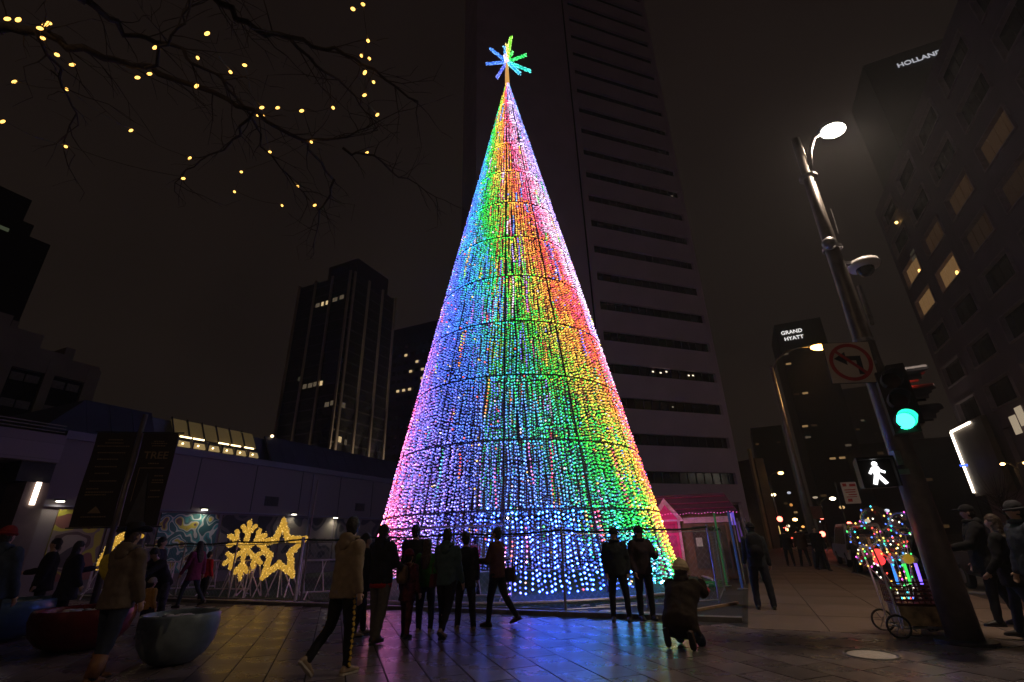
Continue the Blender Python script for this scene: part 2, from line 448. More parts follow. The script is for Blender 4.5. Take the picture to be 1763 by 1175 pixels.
# fine vertical mullions and lit lower part of the right-hand face
vm_ = MB()
for i in range(52): vm_.ab((-94.87, 95.8 + i * .37, 16), (-94.78, 95.86 + i * .37, 78))
for i in range(56): vm_.ab((-116.4 + i * .38, 94.18, 16), (-116.34 + i * .38, 94.27, 78))
vm_.build("window_mullions", mat("mullion_grey", (.09, .085, .085), .5, scale=1), mt, kind="stuff")
M_wwin = emi("warm_window", (1, .72, .36), .75)
M_wwin2 = emi("dim_warm_window", (.9, .7, .45), .10)
M_pwin = emi("faint_window", (.8, .7, .5), .035)
def litp(b, n, t, z, w, h, m, face):
    mb = MB()
    if face == 't': mb.ab((n, t - .16, z), (n + w, t - .12, z + h))
    else: mb.ab((n + .05, t, z), (n + .16, t + w, z + h))
    mb.build("lit_window", m, b)
for n, z, w, m in ((-106.0, 69.0, .9, M_wwin), (-104.2, 69.0, .8, M_wwin), (-108.3, 69.0, 1.6, M_wwin2), (-101.5, 69.3, 1.8, M_wwin2), (-98.8, 69.5, 1.6, M_wwin2),
                   (-108.6, 43, 1.4, M_wwin2), (-106.6, 43, 1.6, M_wwin2), (-104.6, 43.1, 1.2, M_wwin2), (-102.1, 43, .9, M_wwin), (-99.2, 36.4, 1.5, M_wwin2), (-97.2, 36.6, 1.2, M_wwin2), (-111, 45.7, 1.2, M_pwin), (-112.5, 24, 2, M_pwin)):
    litp(mt, n, 94.3, z, w, 1.3, m, 't')
for t, z, w, m in ((96.0, 36.2, 1.3, M_wwin2), (96.2, 26.8, 1.1, M_wwin), (98.6, 26.4, .8, M_wwin2), (96, 16.8, 4, M_pwin), (96, 20.1, 4, M_pwin), (102.5, 16.8, 4, M_pwin), (102.6, 20.2, 4, M_pwin), (109, 16.9, 4, M_pwin)):
    litp(mt, -95, t, z, w, 1.5, m, 'n')
# floodlights at the foot of the fins: real lamps on the low roof in front of it
def lamp(name, typ, loc, energy, col, parent=None, size=.2, spot=None, target=None, blend=.6):
    d = bpy.data.lights.new(name, typ); d.energy = energy; d.color = col
    if typ in ('POINT', 'SPOT'): d.shadow_soft_size = size
    if typ == 'AREA': d.size = size
    if spot: d.spot_size = R_(spot); d.spot_blend = blend
    o = bpy.data.objects.new(name, d); COL.objects.link(o); o.location = loc
    if target is not None:
        o.rotation_euler = (Vector(target) - Vector(loc)).to_track_quat('-Z', 'Y').to_euler()
    if parent is not None: o.parent = parent
    return o
for t in (95.2, 101.6, 108.2, 114.6):
    lamp("floodlight", 'SPOT', (-93.2, t, 13), 15000, (1, .78, .52), mt, .2, 28, (-94.7, t, 60))
for n in (-102.6, -109.5):
    lamp("floodlight", 'SPOT', (n, 92.6, 13), 3000, (1, .78, .52), mt, .2, 28, (n, 93.9, 60))

mt2 = grid_tower("brick_tower", "brown tower with scattered orange lit windows, half hidden behind the light tree", -125, -78, 135, 155, 78, mat("brown_clad", (.06, .045, .055), .7, scale=.4), fh=3.4, m_fin=M_fin)
me_w = MB().ab((0, -.2, 0), (1.5, -.13, 1.3)).mesh("window", M_glassd)
me_wl = MB().ab((0, -.2, 0), (1.2, -.13, .9)).mesh("window", M_wwin)
rl = random.Random(11)
litset = {(2, 19), (4, 18), (3, 17), (5, 17), (5, 16), (6, 16), (1, 15), (2, 15), (3, 15), (5, 14), (6, 14), (2, 3), (4, 8), (7, 17)}
for i in range(10):
    for k in range(2, 21):
        link("window", me_wl if (i, k) in litset else me_w, mt2, (-110 + i * 2.6, 134.85, 1.2 + k * 3.4))

# ------------------------------------------------------------------ far left dark stepped tower
lt = thing("stepped_tower", "near black stepped tower cropped by the left edge, high above the pale block", "building", (0, 0, 0), ANG_S)
M_blk = mat("black_clad", (.008, .009, .012), .5, scale=.5)
MB().ab((-110, 2, 0), (-80, 23.9, 40.6)).build("tower_body", M_blk, lt)
MB().ab((-110, 2, 40.6), (-80.3, 21.7, 42.5)).build("setback", M_blk, lt)
MB().ab((-110, 2, 42.5), (-80.6, 20.6, 46.0)).build("penthouse", M_blk, lt)
for t, z, w in ((15.8, 40.2, 1.8), (18.0, 40.0, 1.6), (19, 37.2, .4), (16.5, 34.4, 1.4)):
    MB().ab((-80, t, z), (-79.95, t + w, z + .5)).build("lit_window", emi("dim_green_window", (.5, .6, .35), .08), lt)

# pale stepped block with blinds
bb = thing("pale_block", "dim pale building with tall dark windows and half drawn blinds at the left edge", "building", (0, 0, 0), ANG_S)
M_beige = mat("beige_stone", (.34, .27, .21), .75, scale=.6, var=.15)
for t0, t1, zt in ((2, 13.2, 17.4), (13.2, 15.2, 16.6), (15.2, 16.7, 15.6), (16.7, 17.3, 16.2), (17.3, 19.2, 15.3)):
    MB().ab((-55, t0, 0), (-45.4, t1, zt)).build("wall_section", M_beige, bb)
for t0, t1 in ((2, 12.6), (13.3, 14.0), (15.9, 16.45), (18.35, 19.2)):
    MB().ab((-45.4, t0, 0), (-45, t1, 14.9)).build("pier", M_beige, bb)
MB().ab((-45.4, 2, 13.75), (-45.05, 19.2, 14.9)).build("lintel", M_beige, bb)
MB().ab((-45.42, 14.0, 8), (-45.3, 18.35, 13.7)).build("window", M_glassd, bb)
for t0 in (14.15, 15.0, 16.55, 17.45):
    for z in (12.9, 11.0):
        MB().ab((-45.3, t0, z), (-45.22, t0 + .75, z + .55)).build("blind", mat("blind", (.25, .22, .2), .8), bb)
MB().ab((-55, 13.4, 15.6), (-46, 13.8, 17.3)).build("chimney", M_beige, bb)

# ------------------------------------------------------------------ low modern building on the left (street frame, face n = -24)
lb = thing("pavilion_building", "low brick pavilion with dark sloping metal roof, skylight and painted murals", "building", (0, 0, 0), ANG_S)
MB().ab((-38, 9.75, 0), (-24.0, 38, 5.68)).build("wall", M_brick, lb)
M_roof = mat("roof_metal", (.055, .06, .095), .5, .3, scale=.8, var=.25)
M_fascia = mat("fascia_metal", (.16, .15, .2), .6, scale=.8, var=.15)
MB().ab((-38, 9.75, 5.684), (-23.9, 38, 6.0)).build("fascia", M_fascia, lb)
# sloping roof, panels separated by seams
def slope(t0, t1, m, name, za=6.0, zb=7.55, na=-23.95, nb=-24.9, th=.06):
    MB().add([(na, t0, za), (na, t1, za), (nb, t1, zb), (nb, t0, zb), (na - .1, t0, za - .02), (na - .1, t1, za - .02), (nb - .1, t1, zb - th), (nb - .1, t0, zb - th)],
             [(0, 1, 2, 3), (4, 7, 6, 5), (0, 3, 7, 4), (1, 5, 6, 2), (0, 4, 5, 1), (3, 2, 6, 7)]).build(name, m, lb)
t = 10.4
while t < 37.5:
    t2 = min(t + .9, 38)
    if t2 <= 14.0 or t >= 18.6: slope(t + .01, t2 - .01, M_roof, "roof_panel")
    t = t2
MB().add([(-23.95, 8.9, 5.9), (-23.95, 10.4, 6.0), (-24.9, 10.4, 7.55), (-30, 7.5, 6.0)], [(0, 1, 2), (0, 2, 3)]).build("roof_panel", M_roof, lb)
MB().ab((-38, 10.4, 6.0), (-25.05, 38, 7.4)).build("roof_core", M_roof, lb)
# skylight: glass panes with steel bars, lit room behind
M_sky = emi("skylight_glow", (1, .70, .26), .042)
M_skyb = emi("skylight_glow_low", (1, .70, .28), .26)
npn = 6; pwid = 4.6 / npn
for i in range(npn):
    ta = 14.0 + i * pwid + .05; tb = 14.0 + (i + 1) * pwid - .05
    slope(ta, tb, M_sky, "skylight_pane", 6.62, 7.5, -24.33, -24.87)
    slope(ta, tb, M_skyb, "skylight_pane", 6.08, 6.36, -24.0, -24.17)
    MB().ab((-24.02, 14.0 + i * pwid - .04, 6.0), (-23.9, 14.0 + i * pwid + .04, 6.45)).build("glazing_bar", M_dsteel, lb)
    MB().tube([(-23.96, 14.0 + i * pwid, 6.0), (-24.84, 14.0 + i * pwid, 7.55)], .04, 6).build("glazing_bar", M_dsteel, lb)
MB().tube([(-24.2, 14.0, 6.5), (-24.2, 18.6, 6.5)], .05, 6).build("glazing_bar", M_dsteel, lb)
M_tubel = emi("tube_light", (1, .75, .38), 5)
for t in (14.2, 14.85, 16.2, 16.9, 17.7):
    MB().ab((-24.18, t, 6.52), (-24.12, t + .55, 6.58)).build("tube_light", M_tubel, lb)
for i in range(6):
    MB().sph((-23.98, 14.3 + i * pwid, 6.2), .045, 8, 6).build("bulb_light", M_tubel, lb)
# left wing: parapet, railing, dark recess, plaster pier with tube light
MB().ab((-38, -6, 4.7), (-23.7, 9.7, 5.75)).build("parapet_wall", M_brick, lb)
MB().ab((-38, -6, 0), (-25.2, 9.7, 4.69)).build("recess_wall", mat("recess_clad", (.045, .045, .065), .6, scale=1), lb)
for z in (5.85, 5.98, 6.1): MB().tube([(-23.75, -6, z), (-23.75, 9.6, z)], .022, 6).build("rail", M_steel, lb)
MB().ab((-25.2, 9.0, 0), (-23.8, 9.72, 3.95)).build("plaster_pier", mat("plaster", (.16, .12, .11), .8, scale=2), lb)
MB().ab((-25.2, 8.7, 3.96), (-23.9, 9.72, 4.69)).build("pier_head", mat("dark_clad", (.02, .02, .02), .7), lb)
MB().ab((-23.79, 9.28, 3.15), (-23.74, 9.42, 3.95)).build("tube_light", emi("white_tube", (1, .82, .66), 6), lb)
for t in [12.2, 15.4, 18.6, 21.8, 25.0, 28.2, 31.4, 34.6]: MB().ab((-24.0, t - .02, 3.25), (-23.985, t + .02, 5.66)).build("wall_joint", M_dsteel, lb)
for t in (13.6, 22.6, 30.2):
    MB().tube([(-23.93, t, .2), (-23.93, t, 5.6)], .05, 8).build("downpipe", M_fascia, lb)
for t in (19.4, 26.6): MB().ab((-24.0, t, 3.6), (-23.97, t + .9, 4.1)).build("louvre", M_dsteel, lb)
# murals
def mural_mat(name, seed, cols, scale):
    m, n, l, b = new_mat(name)
    tc = n.new("ShaderNodeTexCoord"); mp = n.new("ShaderNodeMapping"); mp.inputs["Location"].default_value = (seed, seed * 2, 0)
    l.new(tc.outputs["Object"], mp.inputs[0])
    ns = n.new("ShaderNodeTexNoise"); ns.inputs["Scale"].default_value = scale * .8; ns.inputs["Detail"].default_value = 1
    l.new(mp.outputs[0], ns.inputs[0])
    mx = n.new("ShaderNodeVectorMath"); mx.operation = 'ADD'; l.new(mp.outputs[0], mx.inputs[0])
    sc_ = n.new("ShaderNodeVectorMath"); sc_.operation = 'SCALE'; sc_.inputs["Scale"].default_value = .9; l.new(ns.outputs[1], sc_.inputs[0]); l.new(sc_.outputs[0], mx.inputs[1])
    w = n.new("ShaderNodeTexWave"); w.inputs["Scale"].default_value = scale * .5; w.inputs["Distortion"].default_value = 3; w.inputs["Detail"].default_value = 0
    l.new(mx.outputs[0], w.inputs[0])
    r = n.new("ShaderNodeValToRGB"); r.color_ramp.interpolation = 'CONSTANT'
    while len(r.color_ramp.elements) < len(cols): r.color_ramp.elements.new(.5)
    for i, c in enumerate(cols):
        r.color_ramp.elements[i].position = i / len(cols); r.color_ramp.elements[i].color = (*c, 1)
    l.new(w.outputs[0], r.inputs[0]); l.new(r.outputs[0], b.inputs["Base Color"]); b.inputs["Roughness"].default_value = .7
    return m
MU1 = mural_mat("mural_swirl", 3.1, [(.06, .05, .05), (.3, .25, .2), (.10, .06, .05), (.25, .2, .16), (.45, .4, .05), (.25, .1, .08)], 1.0)
MU2 = mural_mat("mural_teal", 8.4, [(.03, .12, .13), (.5, .52, .5), (.05, .28, .28), (.06, .14, .15), (.5, .5, .48), (.5, .42, .05), (.12, .06, .07)], 1.5)
MU3 = mural_mat("mural_dark", 5.2, [(.03, .03, .035), (.12, .1, .1), (.04, .04, .05), (.2, .17, .15)], .8)
for t0, t1, m in ((10.3, 12.0, MU1), (12.1, 14.0, MU3), (14.1, 16.9, MU2), (17.1, 20.5, MU3), (20.7, 24.6, MU3), (24.8, 30, MU3)):
    MB().ab((-23.99, t0, .5), (-23.93, t1, 3.05)).build("mural", m, lb)
MB().ab((-24, 9.75, 3.12), (-23.86, 38, 3.2)).build("ledge", M_fascia, lb)
for i, (t, z, e) in enumerate(((10.15, 3.32, 16), (15.9, 3.25, 26), (21.3, 3.2, 18), (24.6, 3.1, 34))):
    w = thing("wall_lamp", ["bright wall lamp above the swirling mural at far left", "bright wall lamp above the teal mural", "wall lamp above the star light sculpture", "wall lamp left of the tree, next to the hooded walker's head"][i], "lamp", S(-23.85, t, z), ANG_S, "lamps on the pavilion wall")
    MB().box((.1, 0, .05), (.2, .3, .08)).build("housing", M_dsteel, w)
    MB().box((.13, 0, -.012), (.14, .22, .04)).build("lens", emi("wall_lamp_lens", (1, .93, .72), 7), w)
    lamp("bulb", 'SPOT', (.22, 0, -.04), e, (1, .92, .68), w, .05, 150, (.0, 0, -2), .8)
ch = thing("roof_lamp", "small warm lamp on the pavilion roof ridge left of the glass tower", "lamp", S(-24.9, 19.9, 7.5), ANG_S)
MB().sph((0, 0, .12), .09, 8, 6).build("globe", emi("roof_lamp_glow", (1, .7, .4), 4), ch)
MB().tube([(0, 0, 0), (0, 0, .06)], .03, 6).build("stem", M_dsteel, ch)

# ------------------------------------------------------------------ right-hand hotel block (face n = 19 looking at -n)
rb = thing("apartment_block", "dark block across the street with rows of framed windows, some lit orange", "building", (0, 0, 0), ANG_S)
M_rb = mat("violet_grey_wall", (.17, .135, .17), .75, scale=.5, var=.15)
MB().ab((19.35, 14, 0), (40, 55.7, 33.6)).build("inner_wall", M_rb, rb)
cols_t = [55.7 - 3.3 - 6.05 * i for i in range(7)]
rows_z = [9.75 + 3.42 * k for k in range(7)]
WW, WH = 4.3, 2.0
M_dw = mat("night_glass", (.01, .011, .014), .25, scale=.5, var=.3)
M_frame = mat("window_frame", (.24, .19, .22), .6, scale=2)
prev = 55.7
for i, tc_ in enumerate(cols_t):
    MB().ab((19.0, tc_ + WW / 2, 0 if i else 9.6), (19.34, prev, 33.6)).build("wall_pier", M_rb, rb); prev = tc_ - WW / 2
MB().ab((19.0, 14, 0), (19.34, prev, 33.6)).build("wall_pier", M_rb, rb)
for k, z in enumerate([9.75 - 3.42] + rows_z):
    zt = z + 3.42 if k < 7 else 33.6
    for i, tc_ in enumerate(cols_t):
        if z < 9 and i < 1: continue
        MB().ab((19.005, tc_ - WW / 2 + .003, z + WH), (19.335, tc_ + WW / 2 - .003, zt)).build("wall_panel", M_rb, rb)
M_lw = emi("lit_curtain", (1, .55, .22), .13); M_lw2 = emi("dim_curtain", (.9, .48, .22), .020); M_lw3 = emi("faint_curtain", (.8, .45, .25), .009)
M_orl = emi("table_lamp", (1, .55, .15), 3)
lit = {(0, 4): M_lw, (0, 3): M_lw, (1, 4): M_lw2, (2, 4): M_lw2, (3, 4): M_lw2, (1, 3): M_lw, (2, 3): M_lw3, (3, 3): M_lw3, (4, 3): M_lw3, (4, 4): M_lw3}
for i, tc_ in enumerate(cols_t):
    for k, z in enumerate(rows_z):
        fr = MB(); a, b_ = tc_ - WW / 2, tc_ + WW / 2
        x0, x1 = 18.86, 19.3
        fr.ab((x0, a, z), (x1, a + .12, z + WH)); fr.ab((x0, b_ - .12, z), (x1, b_, z + WH))
        fr.ab((x0, a + .12, z), (x1, b_ - .12, z + .1)); fr.ab((x0, a + .12, z + WH - .1), (x1, b_ - .12, z + WH))
        w = fr.build("window", M_frame, rb)
        npan = 4; ww = (WW - .24) / npan
        for j in range(npan):
            MB().ab((19.2, a + .12 + j * ww + .04, z + .1), (19.24, a + .12 + (j + 1) * ww - .04, z + WH - .1)).build("pane", lit.get((i, k), M_dw), w)
        if (i, k) in ((0, 4), (1, 3)): MB().sph((19.1, tc_ - .9, z + .45), (.1, .14, .2), 8, 6).build("table_lamp", M_orl, w)
# portal with light strips at street level
MB().ab((19.0, 50.0, 0), (19.34, 55.7, 4.0)).build("base_wall", M_rb, rb)
po = MB().ab((18.2, 49.0, 3.9), (18.6, 55.4, 9.6)).build("portal_wall", mat("portal_stone", (.08, .06, .045), .7, scale=1), rb)
M_strip = emi("light_strip", (1, .88, .72), 7)
MB().ab((18.05, 55.1, 4.2), (18.15, 55.3, 9.4)).build("light_strip", M_strip, rb)
MB().ab((18.05, 50.8, 9.35), (18.15, 55.1, 9.5)).build("light_strip", M_strip, rb)
for tt, z in ((45.8, 7.6), (44.6, 8.0)):
    MB().ab((18.9, tt, z), (18.96, tt + .9, z + 1.3)).build("shop_window", emi("shop_window_glow", (1, .8, .55), .35), rb)
MB().sph((18.3, 41.2, 9.4), .16, 8, 6).build("wall_light", emi("amber_wall_light", (1, .7, .3), 9), rb)
MB().sph((18.7, 51.0, 29.2), .14, 8, 6).build("wall_light", emi("amber_wall_light_b", (1, .6, .15), 5), rb)
MB().ab((18.95, 50.5, 25.0), (19.0 - .003, 51.6, 25.8)).build("lit_window", M_pwin, rb)

# ------------------------------------------------------------------ signed towers behind
def text_mesh(name, body, size, m, parent=None, M=None, extrude=.02, bold=True, align='CENTER'):
    cu = bpy.data.curves.new(name, 'FONT'); cu.body = body; cu.size = size; cu.extrude = extrude; cu.align_x = align
    cu.offset = size * (.014 if bold else 0)
    o = bpy.data.objects.new(name, cu); COL.objects.link(o); bpy.context.view_layer.update()
    me = bpy.data.meshes.new_from_object(o.evaluated_get(bpy.context.evaluated_depsgraph_get()))
    me.materials.clear(); me.materials.append(m)
    bpy.data.objects.remove(o); bpy.data.curves.remove(cu)
    ob = link(name, me, parent)
    if M is not None: ob.matrix_local = M
    return ob
def stand(loc, ang=0.0, tilt=0.0): return Matrix.Translation(loc) @ Matrix.Rotation(ang, 4, 'Z') @ Matrix.Rotation(R_(90), 4, 'X')
ho = thing("sign_tower", "dark tower behind the street lamp carrying white rooftop lettering", "building", (0, 0, 0), ANG_S)
MB().ab((46, 110, 0), (75, 125, 105.5)).build("tower_body", mat("green_black_clad", (.010, .013, .013), .5, scale=.3), ho)
text_mesh("lettering", "HOLLAND &", 1.8, emi("sign_glow", (.9, .9, 1), .5), ho, stand((51.9, 109.8, 101.2)) @ Matrix.Translation((4.9, 0, 0)), .05)
gh = thing("hotel_tower", "dark hotel tower far down the street with GRAND HYATT in white letters", "building", (0, 0, 0), ANG_S)
MB().ab((20.5, 170, 0), (34, 190, 66)).build("tower_body", mat("hotel_clad", (.02, .018, .016), .6, scale=.3), gh)
text_mesh("lettering", "GRAND", 1.75, emi("hotel_sign", (.95, .92, .9), 1.2), gh, stand((25.0, 169.8, 62.0)), .05)
text_mesh("lettering", "HYATT", 1.75, emi("hotel_sign_b", (.95, .92, .9), 1.2), gh, stand((25.2, 169.8, 59.8)), .05)
rl = random.Random(21)
M_fw = [emi("far_window_a", (1, .6, .25), .28), emi("far_window_b", (1, .75, .5), .07), emi("far_window_c", (1, .55, .22), .04), emi("far_window_d", (1, .6, .3), .02)]
for k in range(17):
    for i in range(5):
        if rl.random() < .13 or (k in (8, 11) and i in (0, 1)):
            litp(gh, 21 + i * 2.4, 170, 4 + k * 3.4, 1.5, .6, rl.choice(M_fw), 't')
def far_block(label, n0, n1, t0, zt, p=.25, col=(.02, .018, .018), seed=1):
    b = thing("far_building", label, "building", (0, 0, 0), ANG_S, "distant buildings down the street")
    MB().ab((n0, t0, 0), (n1, t0 + 20, zt)).build("wall", mat("far_clad", col, .7, scale=.3), b)
    r = random.Random(seed); w = (n1 - n0 - 1) / max(2, int((n1 - n0) / 2.6))
    for k in range(int(zt / 3.5)):
        for i in range(int((n1 - n0 - 1) / w)):
            if r.random() < p: litp(b, n0 + .6 + i * w, t0, 1.5 + k * 3.5, w * .5, .7, r.choice(M_fw), 't')
    return b
far_block("distant building with clustered orange windows left of the hotel tower", 9, 21, 232, 44, .2, seed=4)
far_block("low distant building with amber windows closing the street", -5, 14, 330, 40, .28, seed=8)
far_block("distant dark building right of the hotel tower, few lights", 40, 70, 240, 58, .05, seed=3)
far_block("slim dark building just right of the white tower", -14, -3.2, 130, 74, .07, seed=9)
far_block("distant low block behind the cart with faint windows", 30, 60, 150, 22, .10, seed=12)

# ------------------------------------------------------------------ the light tree
TC = Vector((.146, 19.66, 0)); TR, TZ0, TZ1 = 5.59, .12, 26.13
def trad(z): return TR * (TZ1 - z) / (TZ1 - .2)
tree = thing("light_tree", "giant walk-in cone tree of rainbow LED bulbs on a ringed steel frame", "light tree", (TC.x, TC.y, 0))
STOPS = [(-110, (.9, .3, .9)), (-97, (1, .10, .35)), (-86, (.6, .15, .9)), (-66, (.15, .13, 1)), (-45, (.04, .12, 1)), (-28, (.02, .22, 1)), (-17, (.02, .50, .9)), (-9, (.01, .65, .30)), (-3, (.01, .72, .06)), (8, (.01, .72, .04)),
         (14, (.30, .75, .03)), (22, (1, .58, .05)), (33, (1, .36, .03)), (43, (1, .10, .02)), (54, (1, .05, .22)), (63, (1, .35, .7)), (74, (.95, .8, 1)), (92, (.6, .35, 1)),
         (115, (.35, .3, 1)), (140, (.08, .25, 1)), (165, (.04, .6, .8)), (190, (.03, .75, .15)), (215, (1, .6, .08)), (235, (1, .12, .03)), (250, (.9, .3, .9))]
def tcolor(a, z, rr):
    if abs(a) > 90: a = math.copysign(180 - abs(a), a) * .6 - 5
    g = 25 - 4.7 * (z - 4.4) if z > 7 else 13 + (7 - z) * 5.2
    if z < 2.0: g += (2.0 - z) * 7
    q = a - g + rr.gauss(0, 5) + 4 * math.sin(a * .21 + z * 1.3) + 3 * math.sin(z * 3.1 + a * .05)
    q = (q + 110) % 360 - 110
    for (q0, c0), (q1, c1) in zip(STOPS, STOPS[1:]):
        if q0 <= q <= q1:
            f = (q - q0) / (q1 - q0); c = [c0[i] + (c1[i] - c0[i]) * f for i in range(3)]; break
    # lower strings read cooler and whiter; flecks of other colours run through every band
    if z < 9.5 and c[2] > .45:
        w = (9.5 - z) / 9.5 * .16 * rr.random(); c = [x + (1 - x) * w for x in c]
    return c
mb_bulb, nn, ll, bb_ = new_mat("led_bulbs")
at_ = nn.new("ShaderNodeAttribute"); at_.attribute_name = "led"
ll.new(at_.outputs["Color"], bb_.inputs["Emission Color"]); bb_.inputs["Emission Strength"].default_value = 4.6
bb_.inputs["Base Color"].default_value = (.3, .3, .3, 1)
def bulb_mesh(name, items, m):
    """items: (pos, r, colour)"""
    mb = MB(); cols = []
    for it in items:
        p, r, c = it[:3]
        if len(it) > 3:
            # each bulb: small bright outer tip over a coloured cap added as its glow halo
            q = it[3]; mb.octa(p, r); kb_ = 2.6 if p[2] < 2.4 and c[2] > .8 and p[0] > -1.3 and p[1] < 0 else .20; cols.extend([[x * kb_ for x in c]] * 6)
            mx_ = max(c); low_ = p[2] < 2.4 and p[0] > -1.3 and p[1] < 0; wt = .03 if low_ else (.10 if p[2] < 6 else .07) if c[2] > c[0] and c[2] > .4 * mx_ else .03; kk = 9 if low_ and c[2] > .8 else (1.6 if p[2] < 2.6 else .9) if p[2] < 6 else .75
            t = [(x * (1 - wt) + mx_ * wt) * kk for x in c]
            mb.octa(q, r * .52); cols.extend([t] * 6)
        else:
            mb.octa(p, r); cols.extend([c] * 6)
    me = mb.mesh(name, m); ca = me.color_attributes.new("led", 'FLOAT_COLOR', 'POINT')
    ca.data.foreach_set("color", [x for c in cols for x in (c[0], c[1], c[2], 1.0)])
    return me
RINGS = [2.3, 4.41, 6.73, 8.99, 11.2, 13.4, 15.6, 17.8, 20.0, 22.0, 23.9]
RIB0 = -6.0
lv = [TZ0] + RINGS + [26.0]
M_tframe = mat("tree_frame", (.05, .05, .07), .5, .5)
rr = random.Random(42)
def tp(a, z, dr=0.0):
    ar = R_(a); r = trad(z) + dr
    return Vector((r * math.sin(ar), -r * math.cos(ar), z))
for li in range(len(lv) - 1):
    za, zb = lv[li], lv[li + 1]; zm = (za + zb) / 2
    sp = .128 if li < 1 else (.125 if li < 4 else .112)
    dzv = .125 if li < 1 else (.122 if li < 4 else .115)
    for s_ in range(12):
        a0 = RIB0 + 30 * s_; a1 = a0 + 30
        if a0 >= 180: a0 -= 360; a1 -= 360
        items = []
        ns_ = max(2, int(trad(zm) * R_(30) / sp))
        for i in range(ns_):
            a = a0 + .5 + (a1 - a0 - 1.0) * (i + .5) / ns_
            gap = rr.random() < .05
            off = rr.random() * dzv; ph = rr.random() * 9
            tint = rr.random(); ta_, tz_ = rr.uniform(30, 120) * rr.choice((-1, 1)), 0
            co_ = rr.gauss(0, 4); fleck = rr.random() < .15; f0 = rr.uniform(za, zb); fl_ = rr.uniform(.2, 1.1)
            z = za + .06 + off
            while z < zb - .05:
                if gap and rr.random() < .4: z += dzv; continue
                if z < 1.95 and -53 < a < -5.5:
                    lim = 1.28 + .25 * math.sin(a * .35)
                    if z < lim or (z < 1.86 and a < -45 and False): z += dzv; continue
                aj = a + rr.uniform(-.2, .2) * (2.5 / max(1.2, trad(z))) + .5 * math.sin(z * 2.2 + ph); c = tcolor(a + co_, z, rr)
                if z < 2.4 and c[2] > .8 and -30 < a < 45: c = [c[0] * .25, c[1] * .5, c[2]]
                if fleck and abs(z - f0) < fl_: c = tcolor(a + ta_, z, rr)
                elif rr.random() < (.012 if z < 3 else .03): c = rr.choice(((1, .8, .9), (1, .1, .05), (.1, .2, 1), (1, .6, .1)))
                br = rr.uniform(.45, 1.35) if rr.random() > .03 else .05
                dr_ = rr.uniform(-.05, .02); p = tp(aj, z, dr_); rad = (.037 if li < 1 else (.037 if li < 4 else .041)) * rr.uniform(.8, 1.15)
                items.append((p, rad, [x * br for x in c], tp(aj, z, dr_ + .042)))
                z += dzv * rr.uniform(.9, 1.1)
        if not items: continue
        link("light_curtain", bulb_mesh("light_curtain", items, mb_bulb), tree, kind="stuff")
for z in RINGS:
    n = 72; pts = [tp(i * 360 / n, z, .03) for i in range(n)]
    MB().tube(pts, .02 if z < 12 else .018, 6, closed=True).build("ring", M_tframe, tree, smooth=True)
    # a string of bulbs tied along each ring
    items = [(tp(i * 360 / 200 + rr.random(), z + rr.choice((-.07, .07)), .02), .028, [x * .8 for x in tcolor(i * 1.8 - 360 * (i > 100), z, rr)]) for i in range(200)]
    link("ring_bulbs", bulb_mesh("ring_bulbs", items, mb_bulb), tree, kind="stuff")
for s_ in range(12):
    a = RIB0 + 30 * s_
    zb_ = .1
    rk = .72 if s_ in (0, 1) else .4
    MB().tube([tp(a, zb_, .0), tp(a, 12, .0), tp(a, 25.6, .0)], [.055 * rk, .045 * rk, .03 * rk], 6).build("rib", M_tframe, tree)
MB().tube([(0, 0, .2), (0, 0, 14), (0, 0, 26.2)], [.06, .05, .04], 10).build("mast", M_tframe, tree)
for z in RINGS[:7]:
    mbs = MB()
    for s_ in range(12): mbs.tube([(0, 0, z), tp(RIB0 + 30 * s_, z, -.04)], .018, 4)
    mbs.build("spokes", M_tframe, tree, kind="stuff")
# door rail and posts of the walk-in opening
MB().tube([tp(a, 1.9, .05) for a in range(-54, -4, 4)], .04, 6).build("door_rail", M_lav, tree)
for a in (-53, -43, -33, -22, -14):
    MB().tube([tp(a, .25, -.1), tp(a, 2.3, -.1)], .03, 6).build("door_post", M_steel, tree)
# plinth: low turf covered ramp around the foot
MB().lathe([(6.9, 0), (6.6, .07), (5.75, .12), (5.3, .14)], 48).build("plinth", M_turf, tree)
MB().tube([(6.62 * math.cos(R_(a)), 6.62 * math.sin(R_(a)), .09) for a in range(0, 360, 6)], .04, 6, closed=True).build("plinth_edge", M_lav, tree)

